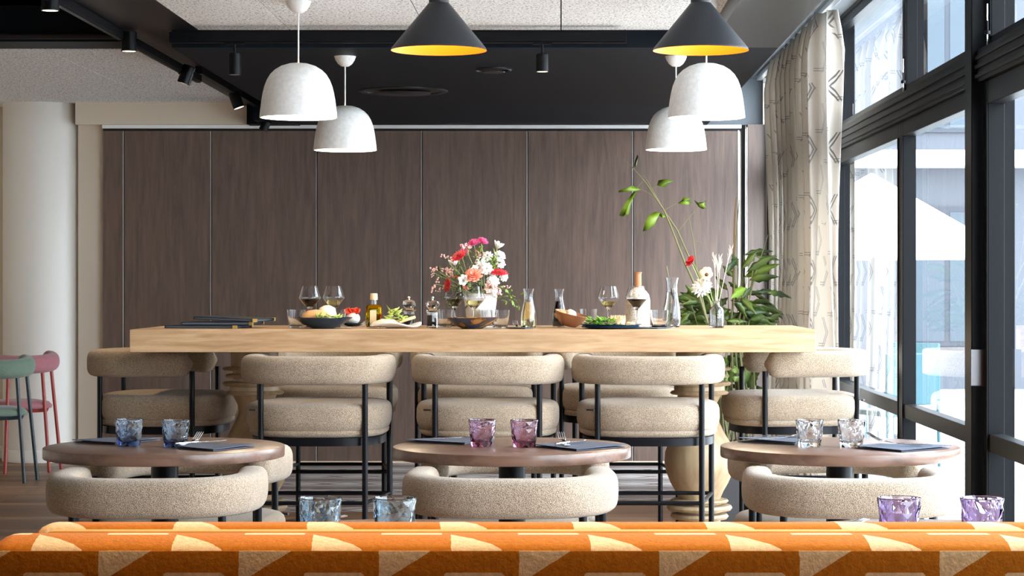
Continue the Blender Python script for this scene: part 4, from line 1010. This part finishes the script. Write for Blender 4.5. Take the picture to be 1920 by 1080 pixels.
bowl(hx(1145, 9.64), 0.145, 0.020, 'blue_glaze', 'wide dark plate with green salad and toast', 0.62, name='plate', cat='plate')
tag(leafy(MB(), (hx(1126, 9.64)[0], 9.62, TZ + 0.016), 90, 0.060, 0.032, random.Random(9), 0.9).build('salad', 'salad', None, solid=0.0006), 'heap of green leaves on the left half of the dark plate', 'salad', kind='stuff')
q = MB()
for i in range(7): q.ball((hx(1176, 9.64)[0] + rnd.uniform(-0.045, 0.045), 9.63 + rnd.uniform(-0.03, 0.03), TZ + 0.022), 0.013, 8, 6, 0.7)
tag(q.build('toast_crumbs', 'pastry', None), 'crisp golden croutons on the right half of the dark plate', 'croutons', kind='stuff')
o = empty('tartlet', hx(1157, 10.20), 0, 'golden meringue topped tartlet in a white dish behind the wine glasses', 'tartlet')
MB().lathe([(0, 0), (0.034, 0), (0.043, 0.032), (0.040, 0.034), (0, 0.034)], 24, cap=False).build('dish', 'white_ceramic', o)
q = MB()
for i in range(14):
    a = i * 2.4; r = 0.010 * math.sqrt(i); q.lathe([(0.008, 0.030), (0.009, 0.038), (0.0, 0.054)], 7, (r * math.cos(a), r * math.sin(a), 0), cap=False)
q.lathe([(0.046, 0.028), (0.048, 0.036), (0.0, 0.040)], 20, cap=False).build('topping', 'pastry', o)
o = empty('stoneware_bottle', hx(1196, 9.97), 0, 'speckled cream stoneware bottle with a terracotta neck', 'bottle')
MB().lathe([(0, 0), (0.052, 0), (0.057, 0.005), (0.058, 0.125), (0.052, 0.152), (0.036, 0.172), (0.020, 0.182), (0.0165, 0.186)], 40, cap=False).build('body', 'stoneware', o)
MB().lathe([(0.0165, 0.184), (0.0160, 0.250), (0.0185, 0.253), (0.0185, 0.257), (0.012, 0.257), (0, 0.240)], 28, cap=False).build('neck', 'terracotta', o)
wine_glass(hx(1193.5, 9.84), 'red_wine', 'red wine glass in front of the stoneware bottle', 0.95)
napkin([((1160 - VX) * 9.66 / FPX, 9.58), ((1188 - VX) * 9.66 / FPX, 9.73), ((1262 - VX) * 9.66 / FPX, 9.76), ((1232 - VX) * 9.6 / FPX, 9.56)], TZ, 'blue napkin under the rim of the dark salad plate', 0.002)
tumbler_plain(hx(1236, 9.72), 'plain water tumbler between the stoneware bottle and the tall carafe')
carafe(hx(1260, 9.98), 0.232, 0.041, 'water', 0.70, 'tall water carafe right of the stoneware bottle', 0.62)
q = MB().tube([(hx(1262, 10.0)[0], 10.0, TZ + 0.13), (hx(1250, 10.0)[0], 10.02, TZ + 0.285)], 0.0022, 8).build('stirring_stick', 'stem', None); tag(q, 'thin dark stick leaning out of the tall water carafe', 'stick')
wine_glass(hx(581, 9.92), 'red_wine', 'red wine glass behind the dark blue bowl', 1.0)
wine_glass(hx(625.5, 9.96), 'white_wine', 'white wine glass behind the dark blue bowl, right of the red one', 0.75)

# ------------------------------------------------------------------ flowers
def petals(mb, c, nrm, r, n, w, cup=0.25, r0=0.15, rnd=random):
    nrm = Vector(nrm).normalized(); a = nrm.orthogonal().normalized(); b = nrm.cross(a); c = Vector(c)
    for i in range(n):
        t = 2 * PI * (i + rnd.uniform(-0.2, 0.2)) / n; d = a * math.cos(t) + b * math.sin(t); s_ = nrm.cross(d); L = r * rnd.uniform(0.9, 1.05); h = cup * r
        vs = [c + d * r * r0 - s_ * w * .4, c + d * r * r0 + s_ * w * .4, c + d * L * .6 + s_ * w + nrm * h * .6, c + d * L + s_ * w * .35 + nrm * h, c + d * L - s_ * w * .35 + nrm * h, c + d * L * .6 - s_ * w + nrm * h * .6]
        mb.add(vs, [(0, 1, 2, 5), (5, 2, 3, 4)])
    return mb
def flower(root, kind, c, nrm, r, col, rnd):
    nrm = Vector(nrm).normalized(); c = Vector(c)
    mb = MB()
    if kind == 'gerbera':
        petals(mb, c, nrm, r, 22, r * 0.12, 0.12, 0.1, rnd); petals(mb, c + nrm * r * 0.06, nrm, r * 0.72, 18, r * 0.11, 0.2, 0.1, rnd); petals(mb, c + nrm * r * 0.12, nrm, r * 0.42, 14, r * 0.08, 0.3, 0.1, rnd)
        f = mb.build('gerbera', col, root, solid=0.0008); MB().ball(c + nrm * r * 0.12, r * 0.17, 10, 6, 0.6).build('flower_centre', 'dark_centre', f)
    elif kind == 'bell':
        for k, (rr, cu) in enumerate(((1.0, 1.1), (0.8, 1.3))): petals(mb, c, nrm, r * rr, 6, r * 0.48, cu, 0.12, rnd)
        mb.build('white_bloom', col, root, solid=0.0008)
    elif kind == 'ruffle':
        for k in range(4): petals(mb, c + nrm * r * 0.12 * k, nrm, r * (1 - 0.2 * k), 9 - k, r * 0.30, 0.35 + 0.25 * k, 0.05, rnd)
        mb.build('ruffled_bloom', col, root, solid=0.0008)
    elif kind == 'cluster':
        for k in range(16):
            q = c + Vector((rnd.gauss(0, r * .5), rnd.gauss(0, r * .4), rnd.gauss(0, r * .4))); petals(mb, q, (rnd.uniform(-1, 1), rnd.uniform(-1, 0.2), rnd.uniform(0, 1)), r * 0.36, 5, r * 0.15, 0.3, 0.1, rnd)
        mb.build('blossom_cluster', col, root, solid=0.0006)
    elif kind == 'spray':
        for k in range(16):
            t = k / 15; q = c + nrm * (r * (t * 2 - 1)) + Vector((rnd.gauss(0, 0.004), rnd.gauss(0, 0.004), rnd.gauss(0, 0.004))); mb.ball(q, r * 0.13, 6, 4)
        mb.build('flower_spray', col, root)
D0 = 10.05
base = hx(901, D0)
FA = empty('flower_arrangement', base, 0, 'white pot of red, pink, white and coral flowers in the middle of the high table', 'flower arrangement')
MB().lathe([(0, 0), (0.058, 0), (0.061, 0.004), (0.080, 0.150), (0.0805, 0.156), (0.076, 0.156), (0.066, 0.08), (0, 0.07)], 48, cap=False).build('flower_pot', 'white_ceramic', FA, angle=50)
def fl(px, py, dy=0.0):   # local position in the arrangement for a place in view
    x, y, z = atd(px, py, D0 + dy); return Vector((x - base[0], y - base[1], z - base[2]))
rnd = random.Random(21)
FL = [('gerbera', 860, 481, -0.06, (-0.5, -0.55, 0.75), 0.042, 'red_petal'), ('gerbera', 935, 512, -0.06, (0.15, -0.35, 0.95), 0.046, 'red_petal'), ('gerbera', 840, 535, -0.05, (-0.9, -0.5, 0.1), 0.036, 'red_petal'),
      ('ruffle', 889, 459, 0.0, (-0.2, -0.4, 0.9), 0.032, 'pink_petal'), ('ruffle', 903, 456, 0.02, (0.3, -0.3, 0.9), 0.032, 'pink_petal'), ('cluster', 875, 466, 0.0, (0, 0, 1), 0.028, 'blush_petal'), ('cluster', 868, 472, 0.0, (0, 0, 1), 0.024, 'pink_petal'),
      ('bell', 932, 465, 0.0, (0.4, -0.2, 0.9), 0.026, 'white_petal'), ('bell', 853, 497, -0.05, (-0.2, -0.3, 0.9), 0.026, 'white_petal'), ('bell', 869, 527, -0.09, (0, -1, 0.2), 0.026, 'white_petal'),
      ('ruffle', 888, 520, -0.09, (0, -0.7, 0.6), 0.045, 'coral_petal'), ('ruffle', 915, 483, 0.0, (-0.2, -0.7, 0.5), 0.030, 'white_petal'), ('ruffle', 935, 482, 0.02, (0.4, -0.6, 0.5), 0.032, 'white_petal'), ('ruffle', 937, 495, 0.0, (0.4, -0.7, 0.3), 0.026, 'white_petal'),
      ('ruffle', 902, 494, -0.03, (-0.2, -0.8, 0.3), 0.030, 'white_petal'), ('ruffle', 912, 506, -0.05, (0, -0.9, 0.3), 0.036, 'white_petal'), ('ruffle', 889, 506, -0.05, (0, -0.9, 0.2), 0.024, 'white_petal'), ('ruffle', 923, 528, -0.06, (0.2, -0.9, 0.2), 0.034, 'white_petal'),
      ('ruffle', 943, 520, -0.02, (0.5, -0.8, 0.1), 0.024, 'white_petal'), ('cluster', 922, 540, -0.08, (0, -1, 0), 0.036, 'blush_petal'), ('cluster', 932, 549, -0.07, (0, -1, 0), 0.026, 'blush_petal'), ('ruffle', 925, 547, -0.08, (0.2, -0.9, 0), 0.022, 'white_petal'),
      ('cluster', 842, 507, -0.02, (0, 0, 1), 0.020, 'blush_petal'), ('cluster', 843, 514, -0.02, (0, 0, 1), 0.018, 'blush_petal'), ('spray', 839, 482, 0.0, (-1, 0, 0.25), 0.030, 'blush_petal'), ('spray', 822, 505, 0.0, (-1, 0.2, 0.05), 0.036, 'blush_petal'), ('spray', 812, 512, 0.0, (-0.3, 0, -1), 0.020, 'blush_petal'),
      ('spray', 815, 535, 0.0, (-0.55, 0, -1), 0.036, 'blush_petal'), ('spray', 827, 541, 0.0, (-0.8, 0, -0.5), 0.022, 'blush_petal'), ('cluster', 898, 474, 0.0, (0, 0, 1), 0.020, 'blush_petal'), ('spray', 948, 538, 0.0, (1, 0, 0.1), 0.022, 'blush_petal'), ('cluster', 872, 539, -0.08, (0, -1, 0), 0.014, 'coral_petal'), ('cluster', 855, 519, -0.04, (0, -1, 0), 0.014, 'coral_petal')]
stem = MB()
for k, px, py, dy, nr, r, col in FL:
    p = fl(px, py, dy); flower(FA, k, p, nr, r, col, rnd)
    q = Vector((rnd.uniform(-0.03, 0.03), rnd.uniform(-0.03, 0.03), 0.12)); mid = (p + q) / 2 + Vector((p.x * 0.15, 0, 0.03))
    stem.tube([q, (q + mid) / 2 + Vector((0, 0, 0.01)), mid, (mid + p) / 2 + Vector((p.x * 0.1, 0, 0.008)), p - Vector(nr).normalized() * 0.003], 0.0017, 6)
stem.build('flower_stems', 'stem_green', FA)
rnd = random.Random(4)
def spray_leaves(mb, c, n, rx, ry, rz_, L0, rnd, w=0.22, down=0.0):
    for _ in range(n):
        p = Vector(c) + Vector((rnd.gauss(0, rx), rnd.gauss(0, ry), rnd.gauss(0, rz_)))
        d = (p - Vector(c)) ; d = d.normalized() + Vector((rnd.uniform(-.6, .6), rnd.uniform(-.6, .6), rnd.uniform(-.3, .7) - down)); d.normalize()
        s_ = d.cross(Vector((0.1, 0.2, 1))).normalized(); u = s_.cross(d); L = L0 * rnd.uniform(0.6, 1.2); ww = L * w
        vs = [p, p + d * L * .3 + s_ * ww + u * ww * .35, p + d * L * .65 + s_ * ww * .75 + u * ww * .2, p + d * L - u * L * .12, p + d * L * .65 - s_ * ww * .75 + u * ww * .2, p + d * L * .3 - s_ * ww + u * ww * .35, p + d * L * .3, p + d * L * .65 - u * L * .04]
        mb.add(vs, [(0, 1, 6), (1, 2, 7, 6), (2, 3, 7), (3, 4, 7), (4, 5, 6, 7), (5, 0, 6)])
    return mb
lv = MB()
for px, py, n, rr in ((868, 545, 46, 0.026), (858, 530, 30, 0.025), (850, 558, 24, 0.022), (905, 540, 30, 0.028), (880, 500, 20, 0.03), (862, 510, 22, 0.025), (905, 552, 16, 0.02), (826, 512, 10, 0.015), (828, 530, 10, 0.015)):
    spray_leaves(lv, fl(px, py, -0.03), n, rr, 0.03, rr, 0.032, rnd, 0.20)
lv.build('foliage', 'leaf', FA, solid=0.0005)
lv = MB()
for px, py, n, rr in ((925, 500, 26, 0.018), (928, 488, 14, 0.02), (952, 556, 22, 0.020), (960, 562, 14, 0.016), (893, 487, 12, 0.02)): spray_leaves(lv, fl(px, py, -0.01), n, rr, 0.02, rr, 0.034, rnd, 0.22)
lv.build('light_foliage', 'leaf_light', FA, solid=0.0005)

# bud vase with wild flowers
vb = hx(1343.5, 9.80)
BV = empty('bud_vase', vb, 0.0, 'small ribbed clear bud vase near the right end of the high table', 'vase')
vp = [(0.0, 0.0), (0.031, 0.0), (0.033, 0.004), (0.033, 0.080), (0.028, 0.092), (0.015, 0.101), (0.014, 0.122), (0.017, 0.125), (0.0145, 0.125), (0.0115, 0.120), (0.0120, 0.102), (0.024, 0.090), (0.029, 0.080), (0.029, 0.010), (0.0, 0.008)]
mb = MB(); n = 40; vs = []; fs = []
for j, (r, z) in enumerate(vp):
    for i in range(n):
        a = 2 * PI * i / n; k = 1 + (0.045 if i % 2 and 0 < z < 0.085 and j < 5 else 0); vs.append((r * k * math.cos(a), r * k * math.sin(a), z))
for j in range(len(vp) - 1):
    for i in range(n): fs.append((j * n + i, j * n + (i + 1) % n, (j + 1) * n + (i + 1) % n, (j + 1) * n + i))
mb.add(vs, fs).build('glass_body', 'glass', BV, angle=60)
def vf(px, py, dy=0.0): x, y, z = atd(px, py, vb[1] + dy); return Vector((x - vb[0], y - vb[1], z - vb[2]))
WF = empty('wildflower_posy', (vb[0], vb[1], vb[2] + 0.012), 0, 'posy of a red poppy, cream anemone, white daisy and dried wheat in the bud vase', 'flowers')
off = Vector((0, 0, -0.012)); rnd = random.Random(12)
mb = MB(); petals(mb, vf(1297, 492) + off, (-0.7, -0.5, 0.5), 0.028, 6, 0.014, 0.5, 0.1, rnd); petals(mb, vf(1298, 490) + off, (-0.6, -0.3, 0.7), 0.020, 5, 0.012, 0.9, 0.1, rnd); mb.build('poppy', 'red_petal', WF, solid=0.0008)
mb = MB(); petals(mb, vf(1324, 514) + off, (0, -0.9, 0.4), 0.033, 6, 0.019, 0.25, 0.05, rnd); petals(mb, vf(1324, 514, -0.004) + off, (0.05, -0.9, 0.4), 0.027, 5, 0.016, 0.4, 0.05, rnd); f = mb.build('anemone', 'cream_petal', WF, solid=0.0008)
MB().ball(vf(1325, 515, -0.014) + off, 0.009, 12, 8).build('flower_centre', 'dark_centre', f)
mb = MB()
for q, nr, r in (((1316, 540), (-0.3, -0.8, 0.5), 0.052), ((1319, 537), (-0.1, -0.6, 0.7), 0.042), ((1312, 536), (-0.5, -0.6, 0.5), 0.040)): petals(mb, vf(*q) + off, nr, r, 16, 0.007, 0.12, 0.08, rnd)
mb.build('daisy', 'white_petal', WF, solid=0.0008)
mb = MB()
for tx, ty in ((1340, 495), (1350, 498), (1367, 480), (1346, 505)):
    p = vf(tx, ty) + off; b0 = vf(1343, 590) + off; dr = (p - b0).normalized()
    mb.tube([b0, (b0 + p) / 2, p], 0.0011, 5)
    for k in range(16):
        q = p + dr * (k * 0.0028 - 0.018); sd = Vector((rnd.uniform(-1, 1), rnd.uniform(-1, 1), 0)).normalized()
        mb.tube([q, q + dr * 0.006 + sd * 0.0035], [0.0020, 0.0006], 5); mb.tube([q, q + dr * 0.032 + sd * 0.010], 0.0004, 4)
mb.build('wheat_ears', 'wheat', WF)
mb = MB()
for a, b, c in (((1298, 496), (1320, 545), (1342, 580)), ((1325, 518), (1334, 555), (1343, 580)), ((1317, 543), (1330, 560), (1344, 582))): mb.tube([vf(*a) + off, vf(*b) + off, vf(*c) + off, vf(1344, 608) + off], 0.0016, 6)
mb.build('stems', 'stem_green', WF)

# ------------------------------------------------------------------ large pot plant behind the table
PD = 11.55
pb = ((1372 - VX) * PD / FPX, PD, 0.0)
PP = empty('pot_plant', pb, 0, 'tall green plant in a dark planter behind the right end of the high table', 'plant')
MB().lathe([(0, 0), (0.15, 0), (0.16, 0.01), (0.185, 0.43), (0.188, 0.44), (0.17, 0.44), (0.168, 0.41), (0, 0.405)], 4, cap=False, ex=2).build('planter', 'pot', PP, smooth=False).rotation_euler = (0, 0, PI / 4)
MB().lathe([(0.0, 0.412), (0.155, 0.408)], 4, cap=False).build('soil', 'soil', PP, smooth=False).rotation_euler = (0, 0, PI / 4)
def pl(px, py, dy=0.0): x, y, z = atd(px, py, PD + dy); return Vector((x - pb[0], y - pb[1], z - pb[2]))
def big_leaf(mb, p, tip, w, droop=0.25, rnd=random, lobes=True):
    """a broad leaf folded along its rib with a ragged outer edge"""
    p = Vector(p); tip = Vector(tip); d = tip - p; L = d.length; d.normalize()
    s_ = d.cross(Vector((0.05, 1, 0.15)))
    if s_.length < 0.2: s_ = d.cross(Vector((1, 0, 0)))
    s_.normalize(); s_ = (s_ + Vector((0, rnd.uniform(-0.7, 0.7), 0))).normalized(); u = s_.cross(d).normalized(); n = 7; vs = []; fs = []
    W = [0.05, 0.45, 0.85, 1.0, 0.90, 0.62, 0.30, 0.03]
    for i in range(n + 1):
        t = i / n; c = p + d * L * t + Vector((0, 0, -droop * L * t * t)) 
        k = W[i] * w * (1 + (0.22 * (-1) ** i if lobes and 1 < i < 7 else 0))
        vs += [c + s_ * k + u * k * 0.30, c, c - s_ * k + u * k * 0.30]
    for i in range(n):
        a = i * 3; fs += [(a, a + 1, a + 4, a + 3), (a + 1, a + 2, a + 5, a + 4)]
    mb.add(vs, fs)
rnd = random.Random(31)
lv = MB(); st = MB(); ll = MB()
main = [((1376, 560), (1378, 470), (1386, 375)), ((1395, 600), (1415, 520), (1440, 440)), ((1352, 600), (1330, 540), (1310, 500)), ((1380, 610), (1400, 560), (1420, 500)), ((1340, 620), (1315, 590), (1290, 560)), ((1385, 640), (1400, 620), (1425, 600)), ((1366, 640), (1350, 560), (1346, 500)), ((1372, 680), (1385, 640), (1395, 590)), ((1355, 690), (1345, 650), (1340, 610))]
for a, b, c in main:
    r0 = Vector((rnd.uniform(-0.09, 0.09), rnd.uniform(-0.08, 0.08), 0.41))
    pts = [r0, (r0 + pl(*a)) / 2 + Vector((0, 0, 0.05)), pl(*a, rnd.uniform(-.05, .05)), pl(*b), pl(*c)]
    st.tube(pts, [0.007, 0.006, 0.005, 0.004, 0.002], 7)
for k in range(22):
    a = rnd.uniform(1350, 1415); r0 = Vector((rnd.uniform(-0.12, 0.12), rnd.uniform(-0.1, 0.1), 0.41)); q = pl(a, rnd.uniform(600, 700), rnd.uniform(-0.1, 0.1))
    st.tube([r0, (r0 + q) / 2 + Vector((rnd.uniform(-.02, .02), 0, 0)), q], [0.005, 0.0045, 0.003], 6)
LEAVES = [(1395, 520, 1462, 492, 22), (1400, 510, 1455, 476, 16), (1390, 505, 1420, 470, 16), (1385, 500, 1372, 478, 14), (1405, 525, 1460, 518, 20), (1400, 540, 1370, 560, 20), (1385, 545, 1365, 530, 14), (1395, 560, 1440, 600, 18), (1395, 585, 1440, 586, 22), (1385, 590, 1350, 600, 22),
          (1370, 580, 1335, 600, 20), (1340, 590, 1280, 560, 24), (1335, 580, 1275, 545, 20), (1330, 570, 1300, 530, 18), (1325, 600, 1275, 590, 24), (1330, 610, 1290, 612, 22), (1350, 560, 1320, 540, 18), (1365, 545, 1340, 518, 14), (1380, 610, 1420, 615, 20), (1400, 606, 1460, 612, 26), (1405, 600, 1448, 598, 18),
          (1362, 600, 1380, 640, 22), (1375, 520, 1355, 500, 14), (1415, 480, 1462, 488, 14), (1395, 478, 1450, 470, 14), (1385, 485, 1360, 515, 15), (1300, 585, 1275, 565, 18), (1310, 560, 1285, 535, 16), (1345, 575, 1365, 560, 16), (1390, 560, 1410, 540, 14),
          (1375, 670, 1395, 700, 24), (1385, 660, 1360, 690, 22), (1370, 700, 1400, 720, 24), (1365, 680, 1345, 710, 18), (1380, 720, 1400, 745, 24), (1360, 720, 1350, 750, 16), (1395, 645, 1370, 670, 20), (1440, 600, 1465, 590, 16), (1350, 540, 1330, 575, 18), (1320, 590, 1300, 610, 20)]
for i, (x0, y0, x1, y1, w) in enumerate(LEAVES):
    dy = rnd.uniform(-0.16, 0.16); big_leaf(lv if i not in (0, 5, 7) else ll, pl(x0, y0, dy), pl(x1, y1 - 6, dy + rnd.uniform(-0.08, 0.08)), w * PD / FPX * 0.46, 0.12, rnd)
    q = pl(x0, y0, dy); st.tube([q, q * 0.8 + Vector((0, 0, 0.10))], [0.002, 0.003], 5)
for _ in range(60):
    x0 = rnd.uniform(1285, 1440); y0 = rnd.uniform(545, 622); dy = rnd.uniform(-0.22, 0.22); a = rnd.uniform(-1.2, 1.2) + (0 if x0 > 1360 else PI)
    big_leaf(lv, pl(x0, y0, dy), pl(x0 + 46 * math.cos(a), y0 + 26 * math.sin(a), dy + rnd.uniform(-.1, .1)), rnd.uniform(0.013, 0.024), 0.25, rnd)
for _ in range(34):
    x0 = rnd.uniform(1350, 1420); y0 = rnd.uniform(650, 745); dy = rnd.uniform(-0.2, 0.2); a = rnd.uniform(0, 2 * PI)
    big_leaf(lv, pl(x0, y0, dy), pl(x0 + 26 * math.cos(a), y0 + 26 * math.sin(a) + 8, dy + rnd.uniform(-.1, .1)), rnd.uniform(0.018, 0.032), 0.25, rnd)
lv.build('foliage', 'leaf', PP, solid=0.0008); ll.build('young_foliage', 'leaf_light', PP, solid=0.0008); st.build('stems', 'stem', PP)
# the tall leaning branch with fishtail leaves, rising from the same planter's left
BD = 11.35
bb = ((1352 - VX) * BD / FPX, BD, 0.41)
LB = empty('leaning_branch', bb, 0, 'thin bare branch with a few bright fishtail leaves leaning left above the plant', 'branch')
def bl(px, py, dy=0.0): x, y, z = atd(px, py, BD + dy); return Vector((x - bb[0], y - bb[1], z - bb[2]))
st = MB()
st.tube([Vector((0.02, 0.12, 0.02)), bl(1338, 640), bl(1310, 550), bl(1283, 490), bl(1260, 430), bl(1246, 396), bl(1230, 372), bl(1213, 346), bl(1187, 315), bl(1169, 299)], [0.008, 0.0075, 0.007, 0.006, 0.005, 0.0045, 0.004, 0.003, 0.0025, 0.0015], 8)
st.tube([Vector((0.04, 0.10, 0.02)), bl(1350, 640), bl(1330, 560), bl(1303, 500), bl(1290, 478), bl(1270, 432), bl(1247, 398), bl(1228, 365), bl(1213, 338), bl(1206, 328)], [0.007, 0.0065, 0.006, 0.0055, 0.005, 0.0045, 0.004, 0.003, 0.002, 0.001], 8)
st.tube([Vector((0.05, 0.08, 0.02)), bl(1330, 620), bl(1315, 550), bl(1306, 500), bl(1300, 450), bl(1292, 410)], [0.006, 0.005, 0.004, 0.0035, 0.003, 0.002], 7)
for a, b in (((1229, 371), (1201, 355)), ((1221, 356), (1233, 346)), ((1247, 394), (1271, 380)), ((1271, 434), (1310, 388)), ((1245, 402), (1238, 400)), ((1206, 339), (1195, 352)), ((1188, 318), (1192, 300)), ((1304, 453), (1318, 457))):
    st.tube([bl(*a), (bl(*a) + bl(*b)) / 2 + Vector((0, 0, 0.004)), bl(*b)], [0.0022, 0.0018, 0.0014], 6)
st.build('twigs', 'stem', LB)
def fishtail(mb, outline, z0=0.0, fold=0.02):
    """leaf blade given by its outline; first point is the stalk end"""
    P = [bl(x, y, z0 + fold * math.sin(i * 1.7)) for i, (x, y) in enumerate(outline)]
    c = sum(P, Vector()) / len(P) + Vector((0, -fold, 0)); n = len(P)
    mb.add(P + [c], [(i, (i + 1) % n, n) for i in range(n)])
FT = [[(1202, 356), (1192, 350), (1185, 348), (1175, 352), (1160, 357), (1160, 361), (1175, 359), (1190, 358)], [(1192, 358), (1186, 362), (1178, 372), (1168, 388), (1161, 404), (1168, 406), (1172, 403), (1178, 402), (1182, 388), (1187, 372), (1193, 363)],
      [(1232, 347), (1235, 338), (1248, 336), (1262, 339), (1254, 343), (1248, 351), (1238, 350)], [(1238, 399), (1230, 397), (1218, 402), (1210, 415), (1205, 434), (1215, 431), (1228, 420), (1233, 408)], [(1238, 399), (1244, 402), (1248, 406), (1243, 409), (1236, 404)],
      [(1271, 381), (1278, 376), (1282, 370), (1296, 372), (1288, 375), (1297, 380), (1290, 384), (1278, 383)], [(1310, 388), (1305, 381), (1301, 375), (1310, 380), (1320, 379), (1324, 376), (1321, 384), (1324, 390), (1318, 392)], [(1191, 316), (1190, 305), (1195, 290), (1197, 293), (1194, 308)]]
for i, ol in enumerate(FT):
    mb = MB(); fishtail(mb, ol, -0.01); mb.build('fishtail_leaf', 'leaf_light' if i not in (7,) else 'leaf', LB, smooth=True, angle=80, solid=0.0008)
q = MB().tube([(0, 0, 0), (0.006, 0, 0.30), (0.014, 0, 0.62), (0.022, 0, 0.72)], [0.006, 0.005, 0.004, 0.002], 8).build('cane', 'cane', None, loc=((1373 - VX) * 11.75 / FPX, 11.75, 1.02 - 0.0))
q.parent = PP; q.location = ((1373 - VX) * 11.75 / FPX - pb[0], 0.20, 1.05)
